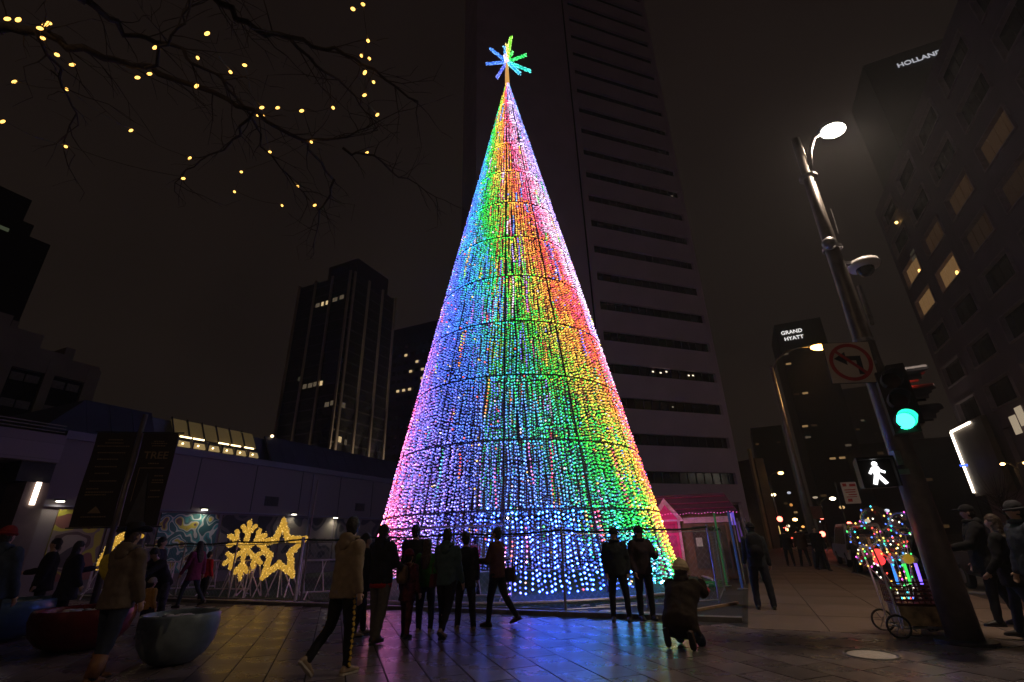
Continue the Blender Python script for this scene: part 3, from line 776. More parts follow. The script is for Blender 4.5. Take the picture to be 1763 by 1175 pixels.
# star on top
def at_top(x, z): return Vector((x - TC.x, 0, z))
topper = thing("tree_topper", "bright many-pointed star of blue, gold and green light tubes on top of the tree", "star", (TC.x, TC.y, 26.1))
cz = 27.75 - 26.1; cx_ = .16 - TC.x
RAYS = [((-1.25, .1, .0), (.05, .2, 1)), ((-1.0, -.2, .95), (.04, .22, 1)), ((-.62, .25, -1.0), (.1, .15, 1)), ((.30, -.1, 2.05), (.25, .9, .03)), ((.34, .3, 1.2), (.02, .8, .05)),
        ((1.15, -.1, .38), (.01, .8, .12)), ((1.38, .1, -.75), (.02, .75, .6)), ((.72, -.2, -1.28), (.03, .5, .9)), ((-.12, -.3, .9), (.08, .35, 1)), ((.02, -.35, 1.0), (1, .6, .12)), ((.0, .9, .3), (.3, .8, .2)), ((-.1, -.8, -.5), (.8, .55, .9))]
for d, c in RAYS:
    d = Vector(d); L = d.length; dn = d.normalized(); st = Vector((cx_, 0, cz))
    mb = MB().tube([st + dn * .1, st + dn * (L * .55), st + d], [.075, .085, .055], 8)
    o = mb.build("ray", emi("ray_glow", c, .9), topper, smooth=True)
    items = []
    for i in range(int(L / .07)):
        for j in range(3):
            a = rr.random() * 6.28; x = dn.orthogonal().normalized(); y = dn.cross(x)
            items.append((st + dn * (.12 + i * .07) + (x * math.cos(a) + y * math.sin(a)) * .085, .022, [min(1, q * 1.3 + .12) for q in c]))
    link("ray_bulbs", bulb_mesh("ray_bulbs", items, mb_bulb), o, kind="stuff")
MB().tube([(0, 0, -.2), (0, 0, .7), (cx_, 0, cz)], [.13, .11, .06], 8).build("stem", emi("gold_stem", (1, .5, .12), .7), topper)
MB().sph((cx_, 0, cz), .17, 12, 8).build("hub", emi("hub_glow", (.9, .8, .9), 1.2), topper, smooth=True)

# ------------------------------------------------------------------ garland fence round the tree
FP = [(-13.6, 18.75), (-11.4, 17.65), (-9.0, 16.5), (-6.35, 15.2), (-4.2, 14.15), (-1.6, 12.95), (1.0, 11.75), (2.9, 12.2), (4.7, 12.7), (5.9, 15.4), (7.1, 18.1), (9.4, 23.2)]
HFE = 1.68
fence = thing("wire_fence", "chain wire fence with a dark garland along its top, running in front of the tree", "fence", (0, 0, 0))
for i, p in enumerate(FP):
    MB().tube([(p[0], p[1], 0), (p[0], p[1], HFE + .06)], .028 if i != 3 else .05, 8).build("post", M_steel if i != 3 else M_lav, fence)
def sag(p, q, t): return HFE - .05 * math.sin(math.pi * t)
for p, q in zip(FP, FP[1:]):
    d = math.dist(p, q); n = max(6, int(d / .25))
    pts = [(p[0] + (q[0] - p[0]) * t / n, p[1] + (q[1] - p[1]) * t / n, sag(p, q, t / n)) for t in range(n + 1)]
    mb = MB(); mb.tube(pts, .022, 7)
    for _ in range(int(d * 160)):
        t = rr.random(); c = Vector((p[0] + (q[0] - p[0]) * t, p[1] + (q[1] - p[1]) * t, sag(p, q, t)))
        v = Vector((rr.gauss(0, 1), rr.gauss(0, 1), rr.gauss(0, 1))).normalized() * rr.uniform(.035, .075); w = v.orthogonal().normalized() * .009
        mb.add([c + w, c - w, c + v], [(0, 1, 2)])
    mb.build("garland", M_garl, fence)
    MB().tube([(p[0], p[1], .08), (q[0], q[1], .08)], .018, 6).build("bottom_rail", M_steel, fence)
    MB().tube([(p[0], p[1], HFE - .1), (q[0], q[1], HFE - .1)], .014, 6).build("top_rail", M_steel, fence)
    wm = MB(); zt = HFE - .1; st = .16; k = -int(zt / st)
    while k * st < d:
        for sgn in (1, -1):
            a0, a1 = (k * st, 0.08) if sgn == 1 else (k * st, zt), (k * st + zt, zt) if sgn == 1 else (k * st + zt, .08)
            A = [max(0, a0[0]), 0]; B = [min(d, a1[0]), 0]
            if A[0] >= d or B[0] <= 0: continue
            f = lambda x: a0[1] + (a1[1] - a0[1]) * (x - a0[0]) / (a1[0] - a0[0])
            P_ = lambda x: Vector((p[0] + (q[0] - p[0]) * x / d, p[1] + (q[1] - p[1]) * x / d, f(x)))
            wm.tube([P_(A[0]), P_(B[0])], .0022, 3, cap=False)
        k += 1
    wm.build("wire_mesh", M_steel, fence, kind="stuff")
tp_ = thing("light_pole", "thin tall pole rising behind the fence between star sculpture and hooded walker", "pole", (-6.25, 15.35, 0))
MB().tube([(0, 0, 0), (0, 0, 1.7), (.05, .02, 3.4)], [.03, .025, .018], 8).build("shaft", M_pole, tp_)
MB().lathe([(.09, 0), (.09, .02), (.04, .03)], 12).build("base_plate", M_steel, tp_)

# white lavender crowd barricades behind the fence
def barricade(loc, rz, label):
    b = thing("crowd_barricade", label, "barricade", loc, rz, "crowd barricades in the fenced yard")
    L = 2.1
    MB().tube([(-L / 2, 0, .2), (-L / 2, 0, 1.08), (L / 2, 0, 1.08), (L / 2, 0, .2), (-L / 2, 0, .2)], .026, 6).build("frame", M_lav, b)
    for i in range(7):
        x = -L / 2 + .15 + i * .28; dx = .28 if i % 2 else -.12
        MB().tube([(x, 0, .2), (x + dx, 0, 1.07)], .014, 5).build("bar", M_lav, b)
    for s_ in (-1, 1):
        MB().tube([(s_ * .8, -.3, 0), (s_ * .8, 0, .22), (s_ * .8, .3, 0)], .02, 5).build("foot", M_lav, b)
    return b
BL = [((-15.4, 19.5, 0), -.5, "barricade furthest left, under the golden arch"), ((-13.2, 18.9, 0), -.35, "barricade behind the man in the wide brimmed hat"), ((-12.3, 19.3, 0), .5, "barricade between hat man and purple coat walker"),
      ((-10.2, 18.3, 0), -.2, "barricade just right of the purple coat walker"), ((-5.6, 16.2, 0), .1, "barricade right of the star sculpture"), ((-4.6, 15.6, 0), -.6, "barricade behind the hooded walker"), ((-1.2, 13.9, 0), -.3, "barricade inside the walk-in opening of the tree")]
for l_, r_, s_ in BL: barricade(l_, r_, s_)

# ------------------------------------------------------------------ golden light sculptures
M_gold = emi("gold_tinsel", (1, .55, .07), .50)
M_goldb = emi("gold_bulb", (1, .66, .18), 1.5)
def gold_shape(name, label, strokes, loc, rz, legs, thick=.085, group=None):
    g = thing(name, label, "light sculpture", loc, rz, group)
    for st in strokes:
        pts = [Vector((x, 0, z)) for x, z in st]; mb = MB(); bl = MB()
        L = 0
        for a, b in zip(pts, pts[1:]):
            n = max(2, int((b - a).length / .055))
            for i in range(n + 1):
                c = a.lerp(b, i / n)
                mb.sph(c + Vector((rr.uniform(-.015, .015), rr.uniform(-.02, .02), rr.uniform(-.015, .015))), thick * rr.uniform(.75, 1.15), 6, 4, M=Euler((rr.random() * 3, rr.random() * 3, 0)).to_matrix())
                for _ in range(3):
                    v = Vector((rr.gauss(0, 1), rr.gauss(0, 1), rr.gauss(0, 1))).normalized() * thick * 1.12
                    bl.octa(c + v, .014)
        o = mb.build("tinsel_arm", M_gold, g); bl.build("bulbs", M_goldb, o, kind="stuff")
    for (x0, z0, x1) in legs:
        MB().tube([(x0, .02, z0), (x1, -.25, 0)], .022, 5).build("leg", M_lav, g)
        MB().tube([(x0, .02, z0), (x1 + .12, .35, 0)], .022, 5).build("leg", M_lav, g)
    return g
def star_pts(cx, cz, R, r, rot=0):
    o = []
    for i in range(11):
        a = R_(90 + 36 * i + rot); q = R if i % 2 == 0 else r; o.append((cx + q * math.cos(a), cz + q * math.sin(a)))
    return o
gold_shape("star_sculpture", "glowing golden outlined star sculpture on white legs behind the fence", [star_pts(0, 1.38, .98, .46, 3), star_pts(0, 1.38, .80, .37, 3)], (-7.95, 17.3, 0), -.25,
           [(-.5, .7, -.6), (.1, 1.0, -.1), (.1, 1.0, .35), (.55, .75, .6), (-.8, 1.2, -.9)], .075)
fl_s = []
for k in range(6):
    a = R_(60 * k + 30); c, s = math.cos(a), math.sin(a)
    fl_s.append([(.1 * c, 1.45 + .1 * s), (.88 * c, 1.45 + .88 * s)])
    for r0 in (.48,):
        for sg in (-1, 1):
            b = a + sg * R_(48); fl_s.append([(r0 * c, 1.45 + r0 * s), (r0 * c + .34 * math.cos(b), 1.45 + r0 * s + .34 * math.sin(b))])
gold_shape("snowflake_sculpture", "glowing golden snowflake sculpture left of the star behind the fence", fl_s, (-9.25, 17.5, 0), -.3, [(-.3, .9, -.5), (-.3, .9, -.1), (.3, .9, .1), (.3, .9, .5)], .08)
arc = [(1.15 * math.cos(R_(a)), .95 + 1.15 * math.sin(R_(a))) for a in range(60, 181, 12)]
arc2 = [(.98 * math.cos(R_(a)), .95 + 1.0 * math.sin(R_(a))) for a in range(70, 176, 12)]
gold_shape("arch_sculpture", "golden light arch half hidden by the man in the hat", [arc, arc2], (-13.7, 18.0, 0), -.3, [(-1.1, .9, -1.2), (.6, 1.5, .7)], .07)
gl = thing("gold_lantern", "small golden light hanging right of the star beside the fence", "light", (-4.75, 15.6, 0))
MB().sph((0, 0, 1.52), (.14, .06, .08), 10, 6).build("tinsel_knot", M_gold, gl); MB().tube([(0, 0, 0), (0, 0, 1.45)], .015, 5).build("stake", M_lav, gl)

# pavement litter in the yard: ramp edge pieces, hose, ornament bag, plank
pk = thing("timber_plank", "pale timber plank on the ground beside the kneeling figure", "plank", (4.35, 12.0, .03), .65)
MB().box((0, 0, 0), (1.7, .09, .05)).build("board", M_timber, pk)
link("red_bag", MB().sph((0, 0, .1), (.22, .15, .12), 14, 8, fn=lambda q: q * (1 + .1 * math.sin(7 * q.x + 5 * q.z))).mesh("red_bag", mat("red_fabric", (.45, .05, .06), .6, scale=10), True), None, (4.9, 14.4, 0), 0, None, "small red and white bag on the ground inside the fence corner", "bag")
link("hose_coil", MB().tube([(.32 * math.cos(i * .5) * (1 + .004 * i), .32 * math.sin(i * .5) * (1 + .004 * i), .03 + .004 * i) for i in range(40)], .02, 6).mesh("hose_coil", mat("green_hose", (.05, .35, .08), .4), True), None, (5.9, 16.3, 0), 0, None, "coiled green hose on the ground by the pink hut", "hose")
cb = MB()
for i in range(14):
    a = Vector((rr.uniform(-3.5, 3), 0, .02)); a.y = 12.9 - .42 * (a.x - .5) if a.x < 1 else 12.6 + rr.random() * .5; a.y += rr.uniform(-.3, .3)
    b = a + Vector((rr.uniform(-.8, .8), rr.uniform(-.2, .3), 0)); cb.tube([a, (a + b) / 2 + Vector((0, .1, 0)), b], .018, 5)
cb.build("loose_strips", M_white, yard, kind="stuff")

# ------------------------------------------------------------------ pink hut
hut = thing("pink_hut", "small pink gingerbread style hut with white trimmed door beside the tree", "hut", (6.5, 19.6, 0), -.28)
M_pink = mat("pink_paint", (.75, .02, .28), .5, scale=4, var=.2); M_pk2 = mat("icing_trim", (.8, .42, .72), .5)
M_trim2 = mat("dark_pink_trim", (.22, .01, .09), .6)
M_hroof = mat("hut_roof", (.10, .02, .07), .7, scale=3)
M_hbrown = mat("hut_brown", (.22, .11, .09), .7, scale=3)
MB().ab((-1.25, 0, 0), (1.6, 2.2, 2.3)).build("body", M_hbrown, hut)
MB().prism([(-1.5, 2.302), (1.85, 2.302), (1.5, 2.95), (-1.1, 2.95)], 2.6, Matrix.Translation((0, 1.08, 0))).build("roof", M_hroof, hut)
MB().prism([(-1.35, 2.0), (-.72, 2.85), (-.08, 2.0)], .3, Matrix.Translation((0, -.2, 0))).build("gable", M_pk2, hut)
MB().prism([(-1.13, 2.06), (-.72, 2.6), (-.3, 2.06)], .3, Matrix.Translation((0, -.25, 0))).build("gable_panel", M_pink, hut)
dr = MB().ab((-1.08, -.12, .08), (-.34, -.005, 2.0)).build("door", M_pink, hut)
for z0, z1 in ((.2, 1.0), (1.12, 1.5), (1.6, 1.9)): MB().ab((-.98, -.15, z0), (-.44, -.122, z1)).build("door_panel", mat("door_panel_pink", (.5, .01, .2), .5), dr)
for x in (-1.17, -.33): MB().ab((x, -.17, 0), (x + .09, -.005 if x > -1 else .0 - .005, 2.05)).build("door_trim", M_pk2, hut)
MB().ab((-.1, -.06, 1.92), (1.6, -.005, 2.12)).build("eave_trim", M_pk2, hut)
MB().ab((.1, -.05, .35), (1.4, -.005, 1.8)).build("window_panel", mat("hut_window", (.10, .07, .07), .4, scale=5, var=.5), hut)
for x in (.1, .75, 1.35): MB().ab((x, -.08, .3), (x + .06, -.052, 1.86)).build("glazing_bar", M_hbrown, hut)
MB().box((.35, -.12, 1.25), (.22, .04, .3)).build("notice", M_white, hut)
for z in (2.42, 2.62, 2.84): MB().tube([(-1.42 + (z - 2.3) * .6, -.24, z), (1.78 - (z - 2.3) * .5, -.24, z)], .03, 6).build("roof_trim", M_trim2, hut)
# a string of pink bulbs along its eaves
ib = [((-1.4 + i * .11, -.42, 2.25 + .02 * math.sin(i)), .018, (.35, .04, .2)) for i in range(30)]
link("eave_bulbs", bulb_mesh("eave_bulbs", ib, mb_bulb), hut, kind="stuff")
lamp("bulb", 'POINT', (-.7, -.8, 1.5), 5.5, (1, .25, .65), hut, .1)  # added point light without a fixture, brightens the door
for (x, y, c, lab) in ((6.45, 16.6, (.1, .45, .16), "green lit marker pole by the pink hut"), (6.5, 15.6, (.08, .16, .6), "blue lit marker pole nearest the fence corner")):
    p_ = thing("reflection_post", lab, "pole", (x, y, 0))
    MB().tube([(0, 0, .04), (0, 0, 2.15)], .035, 8).build("shaft", emi("reflection_glow_" + lab[:4], c, .10), p_); MB().lathe([(.15, 0), (.15, .03), (.05, .04)], 12).build("foot", M_steel, p_)  # shaft emission stands in for tree light reflected by plain posts
# clear scrim panels stacked beside the hut
sc_t = thing("scrim_panels", "row of grey transparent plastic panels leaning right of the pink hut", "panels", (7.4, 17.6, 0), -.4)
for i in range(5):
    MB().box((.05 + i * .14, .3 * i, .98), (.025, .9, 1.9), ry=-.05 * i).build("panel", mat("clear_plastic", (.12, .13, .15), .3, scale=2, var=.5, stretch=(1, 1, .1)), sc_t)
    MB().tube([(.05 + i * .14, .3 * i - .45, 0), (.05 + i * .14, .3 * i - .45, 2.0)], .02, 5).build("edge_pole", M_steel, sc_t)
# violet screen
vs_ = thing("display_screen", "violet lit screen on a stand at the foot of the white tower", "screen", (12.3, 30, 0), ANG_P - .1)
MB().box((0, 0, 2.35), (1.15, .08, .75)).build("panel", emi("violet_screen", (.18, .10, .75), .7), vs_)
MB().box((.06, -.05, 2.4), (.6, .02, .4)).build("picture", emi("lilac_screen", (.5, .3, .9), .6), vs_)
MB().tube([(0, .06, 0), (0, .06, 2.3)], .05, 6).build("stand", M_dsteel, vs_)
MB().box((.75, .0, 1.6), (.25, .1, 1.1)).build("side_panel", emi("violet_side", (.3, .12, .7), .22), vs_)

# ------------------------------------------------------------------ corner signal pole with street lamp
PB = Vector((6.29, 7.89, 0))
sp_ = thing("signal_pole", "thick tapering traffic signal pole with street lamp at the right", "signal pole", PB)
MB().tube([(0, 0, 0), (-.02, 0, 4.5), (-.03, 0, 7.0), (-.02, 0, 9.35)], [.215, .155, .115, .085], 20).build("shaft", M_pole, sp_, smooth=True)
MB().lathe([(.36, 0), (.36, .04), (.25, .05)], 20).build("base_plate", M_dsteel, sp_)
MB().tube([(-.02, -.02, 8.2), (.1, -.12, 8.9), (.22, -.18, 9.2), (.55, -.2, 9.38)], [.05, .05, .045, .04], 10).build("lamp_arm", M_steel, sp_, smooth=True)
for z in (4.6, 6.55, 8.3): MB().lathe([(.15, -.03), (.17, -.03), (.17, .03), (.15, .03)], 16, (-.02, 0, z)).build("strap", M_steel, sp_)
MB().sph((-.14, -.12, 6.6), .13, 12, 8).build("junction_ball", M_steel, sp_, smooth=True)
MB().tube([(.2, 0, 6.9), (.22, 0, 7.5)], .012, 5).build("antenna", M_steel, sp_)
MB().tube([(.2, -.05, 4.9), (.2, -.05, 5.7)], .035, 8).build("conduit", M_steel, sp_)
MB().tube([(.26, .0, 5.0), (.26, 0, 5.55)], .025, 8).build("conduit", M_steel, sp_)
MB().box((-.2, -.1, 2.55), (.1, .1, .22)).build("push_button_box", M_steel, sp_)

lp = thing("street_lamp_head", "blazing white oval street lamp head on top of the signal pole", "street lamp", PB + Vector((.72, -.12, 9.44)))
LR = Euler((R_(-36), R_(-16), R_(8))).to_matrix()
MB().sph((0, .01, .05), (.38, .18, .09), 16, 8, M=LR).build("housing", M_steel, lp, smooth=True)
MB().sph((.02, -.02, .0), (.33, .155, .08), 20, 10, M=LR).build("lens", emi("street_lamp_lens", (1, .93, .80), 35), lp, smooth=True)
lamp("bulb", 'SPOT', (.02, -.03, -.13), 1250, (1, .76, .56), lp, .15, 165, (.2, -.25, -9), .5)

cm = thing("dome_camera", "white surveillance dome camera under a curved hood on the signal pole", "camera", PB + Vector((.47, 0, 6.1)))
MB().box((-.22, 0, .12), (.4, .07, .07)).build("bracket", M_steel, cm)
MB().lathe([(.24, 0), (.27, .06), (.24, .14), (.12, .19), (.02, .2)], 20).build("hood", M_white, cm, smooth=True)
MB().sph((0, 0, -.02), .15, 14, 8).build("dome", M_glassd, cm, smooth=True)

# no left turn sign, tilted plate facing the camera
sg = thing("road_sign", "white square no-left-turn sign with red ring on the signal pole", "sign", PB + Vector((-.52, -.2, 4.15)), R_(-8))
M_sgw = mat("sign_white", (.62, .55, .48), .5, scale=5, var=.06); M_sgr = mat("sign_red", (.42, .02, .02), .5); M_sgb = mat("sign_black", (.015, .015, .015), .5)
hs = .36
TZ = Matrix.Rotation(R_(2), 4, 'Y')
MB().prism([(-hs, -hs), (hs, -hs), (hs, hs), (-hs, hs)], .012, TZ).build("plate", M_sgw, sg)
MB().prism([(-hs - .012, -hs - .012), (hs + .012, -hs - .012), (hs + .012, hs + .012), (-hs - .012, hs + .012)], .008, TZ @ Matrix.Translation((0, .011, 0))).build("backing", M_dsteel, sg)
ring = MB(); n = 40
for i in range(n):
    a, b = 2 * math.pi * i / n, 2 * math.pi * (i + 1) / n
    ring.prism([(.275 * math.cos(a), .275 * math.sin(a)), (.335 * math.cos(a), .335 * math.sin(a)), (.335 * math.cos(b), .335 * math.sin(b)), (.275 * math.cos(b), .275 * math.sin(b))], .004, TZ @ Matrix.Translation((0, -.015, 0)))
ring.build("red_ring", M_sgr, sg)
MB().prism([(-.235, .20), (-.20, .235), (.235, -.20), (.20, -.235)], .004, TZ @ Matrix.Translation((0, -.017, 0))).build("red_bar", M_sgr, sg)
ar = [(.09, -.24), (.17, -.24), (.17, .09), (-.06, .09), (-.06, .17), (-.25, .05), (-.06, -.07), (-.06, .01), (.09, .01)]
MB().prism([(x, z + .02) for x, z in ar], .004, TZ @ Matrix.Translation((0, -.011, 0))).build("arrow", M_sgb, sg)
MB().box((.3, .1, .0), (.3, .05, .06)).build("bracket", M_steel, sg)

M_visor = mat("visor_metal", (.06, .06, .08), .35, .3)
def signal(loc, rz, label, lit, group="traffic signal heads on the corner pole"):
    g = thing("traffic_signal", label, "traffic light", loc, rz, group)
    MB().box((0, .12, 0), (.34, .24, 1.02)).build("housing", M_black, g)
    cols = [(1, .05, .02), (1, .5, .05), (.02, 1, .45)]
    for i in range(3):
        z = .33 - i * .33
        on = i == lit
        m = emi("signal_lens_on_%d" % i, cols[i], 9) if on else mat("signal_lens_off", (.05, .02, .02), .2)
        MB().lathe([(.0, 0), (.125, .0), (.125, .02), (.08, .035), (0, .045)], 20).build("lens", m, g).matrix_local = Matrix.Translation((0, -.002, z)) @ Matrix.Rotation(R_(90), 4, 'X')
        # visor: open tunnel, cut away below
        vs, fs = [], []; nseg = 14
        for k in range(nseg + 1):
            a = R_(-50 + 280 * k / nseg); x, zz = .145 * math.cos(a), .145 * math.sin(a)
            dep = .30 if zz > -.02 else .18
            for rr2, yy in ((1, 0), (1, -dep), (.93, -dep), (.93, 0)): vs.append((x * rr2, yy - .002, z + zz * rr2))
        for k in range(nseg):
            for q in range(3): fs.append((k * 4 + q, k * 4 + q + 1, k * 4 + q + 5, k * 4 + q + 4))
        MB().add(vs, fs).build("visor", M_visor, g)
        if on: lamp("bulb", 'POINT', (0, -.09, z), 1.6 if i == 2 else .8, cols[i], g, .04)
    MB().box((.0, .3, .42), (.06, .14, .06)).build("bracket", M_steel, g)
    return g
signal(PB + Vector((-.13, -.42, 3.40)), R_(-30), "traffic light on the corner pole showing green toward the camera", 2)
signal(PB + Vector((.30, -.22, 3.55)), R_(62), "traffic light on the corner pole turned to the right, red glow in its visor", 0)
# walk signal
wk = thing("walk_signal", "pedestrian signal box showing a white walking figure", "walk signal", PB + Vector((-.60, -.12, 2.33)), R_(-22))
MB().box((0, .12, 0), (.46, .22, .44)).build("housing", M_black, wk)
MB().box((.3, .12, 0), (.3, .06, .08)).build("bracket", M_steel, wk)
for a_, b_ in (((-.25, -.12, .2), (.25, .01, .235)), ((-.25, -.12, -.22), (-.225, .01, .199)), ((.225, -.12, -.22), (.25, .01, .199))): MB().ab(a_, b_).build("visor", M_black, wk)
figp = MB(); wm_ = emi("walk_white", (1, 1, 1), 3)
figp.prism([(.038 * math.cos(2 * math.pi * i / 14) + .0, .135 + .038 * math.sin(2 * math.pi * i / 14)) for i in range(14)], .006, Matrix.Translation((0, -.004, 0)))
figp.prism([(-.05, .09), (.035, .10), (.06, .045), (.115, .015), (.105, -.015), (.035, .015), (.03, -.03), (.07, -.09), (.11, -.16), (.065, -.18), (.0, -.08), (-.04, -.18), (-.09, -.165), (-.045, -.03), (-.05, .02), (-.08, -.02), (-.11, .0)], .006, Matrix.Translation((0, -.004, 0)) )
figp.build("walking_figure", wm_, wk)
link("walk_bulb", bpy.data.lights.new("walk_bulb", 'POINT'), wk, (0, -.2, 0)).data.energy = .02

# second lamp post further down the pavement (sodium)
s2 = thing("sodium_street_lamp", "tall street lamp with curved arm and orange sodium head behind the road sign", "street lamp", (13.12, 22.9, 0))
MB().tube([(0, 0, 0), (0, 0, 4), (0, 0, 9.3)], [.17, .13, .09], 14).build("post", M_pole, s2, smooth=True)
MB().lathe([(.26, 0), (.26, .5), (.18, .9), (.14, .92)], 14).build("base_cover", M_dsteel, s2)
MB().tube([(0, 0, 8.9), (.3, -.05, 9.6), (.9, -.1, 10.05), (1.5, -.15, 10.2), (2.0, -.2, 10.22)], [.06, .055, .05, .045, .045], 10).build("arm", M_pole, s2, smooth=True)
MB().sph((2.45, -.22, 10.27), (.45, .17, .1), 14, 8).build("head", M_steel, s2, smooth=True)
MB().sph((2.5, -.26, 10.16), (.42, .2, .16), 14, 8).build("lens", emi("sodium_lens", (1, .50, .10), 18), s2, smooth=True)
lamp("bulb", 'SPOT', (2.5, -.22, 10.05), 1000, (1, .52, .2), s2, .15, 160, (2.5, -.3, 0), .5)

# parking sign
ps = thing("parking_sign", "small white parking sign with red lettering on a thin post behind the cart", "sign", (13.5, 21, 0), R_(-20))
MB().tube([(0, .03, 0), (0, .03, 3.4)], .03, 8).build("post", M_dsteel, ps)
MB().box((.45, 0, 2.95), (.55, .02, .85)).build("plate", M_sgw, ps)
for i, (x, z, w, h) in enumerate(((.3, 3.27, .14, .12), (.58, 3.25, .22, .1), (.45, 3.07, .4, .04), (.45, 2.98, .36, .04), (.5, 2.88, .3, .04), (.36, 2.66, .16, .12), (.45, 2.79, .38, .03))):
    MB().box((x, -.013, z), (w, .004, h)).build("red_print", M_sgr, ps)

# ------------------------------------------------------------------ unseen lamp added behind the viewer, for warm light on people's backs
kl = thing("unseen_lamp", "unseen street lamp added left behind the viewer", "street lamp", (-8.5, -4.5, 0))
MB().tube([(0, 0, 0), (0, 0, 4), (0, 0, 8.4)], [.14, .11, .08], 12).build("post", M_pole, kl, smooth=True)
MB().tube([(0, 0, 8.3), (.4, .2, 8.7), (1.0, .5, 8.8)], [.05, .045, .04], 8).build("arm", M_pole, kl, smooth=True)
MB().sph((1.3, .65, 8.8), (.4, .2, .1), 12, 6).build("head", M_steel, kl, smooth=True)
lamp("bulb", 'SPOT', (1.3, .65, 8.66), 420, (1, .66, .40), kl, .15, 165, (3.5, 3.5, 0), .6)

# ------------------------------------------------------------------ planters
def planter(loc, R, H, m, label, rim=.045):
    p = thing("bowl_planter", label, "planter", loc, 0, "round bowl planters on the plaza")
    prof = [(.34 * R, 0), (.52 * R, .03 * H), (.76 * R, .18 * H), (.93 * R, .42 * H), (R, .75 * H), (R * .985, .95 * H), (R * .95, H), (R * .90, H * .985), (R * .88, H * .86)]
    mb = MB(); n = 48; vs = []
    for r, z in prof:
        for j in range(n): vs.append((r * math.cos(2 * math.pi * j / n), r * math.sin(2 * math.pi * j / n), z))
    fs = [(i * n + j, i * n + (j + 1) % n, (i + 1) * n + (j + 1) % n, (i + 1) * n + j) for i in range(len(prof) - 1) for j in range(n)]
    mb.add(vs, fs); mb.build("bowl", m, p, smooth=True)
    s = MB(); s.lathe([(R * .89, 0), (R * .6, .015), (R * .2, .03), (0, .03)], 28, (0, 0, H * .86)).build("soil", mat("soil", (.05, .035, .028), .9, scale=20, var=.5, bump=1), p)
    sn = MB()
    for i in range(26):
        a = rr.uniform(0, 6.28); q = R * .8 * math.sqrt(rr.random()); r_ = rr.uniform(.03, .09)
        sn.sph((q * math.cos(a), q * math.sin(a), H * .865 + .02), (r_ * 1.5, r_, r_ * .4), 7, 4)
    sn.build("snow_patch", M_snow, p, smooth=True, kind="stuff")
    return p
def glaze(name, c): return mat(name, c, .32, .1, scale=5, var=.35, bump=.08, bscale=40, rvar=.14)
planter((-5.0, 8.0, 0), .52, .64, glaze("grey_blue_glaze", (.17, .22, .25)), "grey-blue glazed bowl planter, nearest of the planters, right of the hat man")
planter((-7.45, 9.25, 0), .72, .62, glaze("oxblood_glaze", (.16, .012, .010)), "dark red glazed bowl planter behind the hat man's legs")
planter((-9.95, 10.3, 0), .82, .68, glaze("blue_glaze", (.06, .12, .20)), "blue bowl planter at the left edge behind the man in the red knit hat")

# ------------------------------------------------------------------ banner pole
bp_ = thing("banner_pole", "pole carrying two dark event banners behind the man in the wide brimmed hat", "banner pole", (-9.55, 12.0, 0), R_(12))
MB().tube([(0, 0, 0), (0, 0, 2.4), (0, 0, 4.75)], [.075, .065, .055], 12).build("post", M_pole, bp_, smooth=True)
for z in (2.02, 4.28):
    MB().tube([(-1.0, 0, z), (1.0, 0, z)], .018, 6).build("bracket_bar", M_dsteel, bp_)
M_ban = mat("banner_cloth", (.022, .014, .013), .7, scale=6, var=.25); M_bt = mat("banner_print", (.26, .19, .10), .7); M_bg = mat("banner_grey", (.06, .06, .07), .7)
def banner(x0, x1, zt, zb):
    n = 14; vs = []; fs = []
    for i in range(n + 1):
        for j in range(5):
            x = x0 + (x1 - x0) * j / 4; z = zt + (zb - zt) * i / n; y = .02 * math.sin(j * 1.5 + i * .5)
            vs.append((x, y, z))
    for i in range(n):
        for j in range(4): fs.append((i * 5 + j, i * 5 + j + 1, (i + 1) * 5 + j + 1, (i + 1) * 5 + j))
    b = MB().add(vs, fs).add([(x, y + .012, z) for x, y, z in vs], [f[::-1] for f in fs])
    return b.build("banner", M_ban, bp_, smooth=True)
bl_ = banner(-.95, -.08, 4.26, 2.04); br_ = banner(.08, .88, 4.26, 2.04)
pr = MB()
for z, w, x in ((4.08, .3, -.5), (4.0, .4, -.5), (3.92, .7, -.5), (3.76, .6, -.5), (3.60, .44, -.55), (3.42, .48, -.53), (3.26, .3, -.58), (3.08, .55, -.52), (2.9, .25, -.68), (2.82, .6, -.5), (2.76, .45, -.58), (2.26, .5, -.5)):
    # lines of small lettering too far away to read: built as rows of short marks
    xx = x - w / 2
    while xx < x + w / 2 - .02:
        q = rr.uniform(.02, .05); pr.ab((xx, -.034, z - .014), (xx + q, -.03, z + .014)); xx += q + .012
pr.prism([(-.64, 2.34), (-.5, 2.5), (-.44, 2.44), (-.36, 2.34)], .004, Matrix.Translation((0, -.032, 0)))
pr.build("banner_lettering", M_bt, bl_, kind="stuff")
text_mesh("banner_word", "TREE", .25, M_bt, br_, stand((.5, -.034, 3.62)), .002)
p2 = MB()
for z, w, x in ((4.05, .25, .5), (4.0, .35, .5), (3.94, .3, .5), (3.50, .26, .5), (3.2, .2, .68), (3.1, .25, .68), (3.04, .25, .68), (2.85, .22, .68), (2.7, .24, .68)):
    xx = x - w / 2
    while xx < x + w / 2 - .02:
        q = rr.uniform(.02, .05); p2.ab((xx, -.034, z - .013), (xx + q, -.03, z + .013)); xx += q + .012
p2.ab((.2, -.034, 3.38), (.75, -.03, 3.4)); p2.ab((.2, -.034, 2.6), (.215, -.03, 3.38))
p2.build("banner_lettering", M_bt, br_, kind="stuff")
MB().prism([(.22, 2.1), (.42, 3.3), (.6, 2.1)], .004, Matrix.Translation((0, -.032, 0))).build("banner_graphic", M_bg, br_)

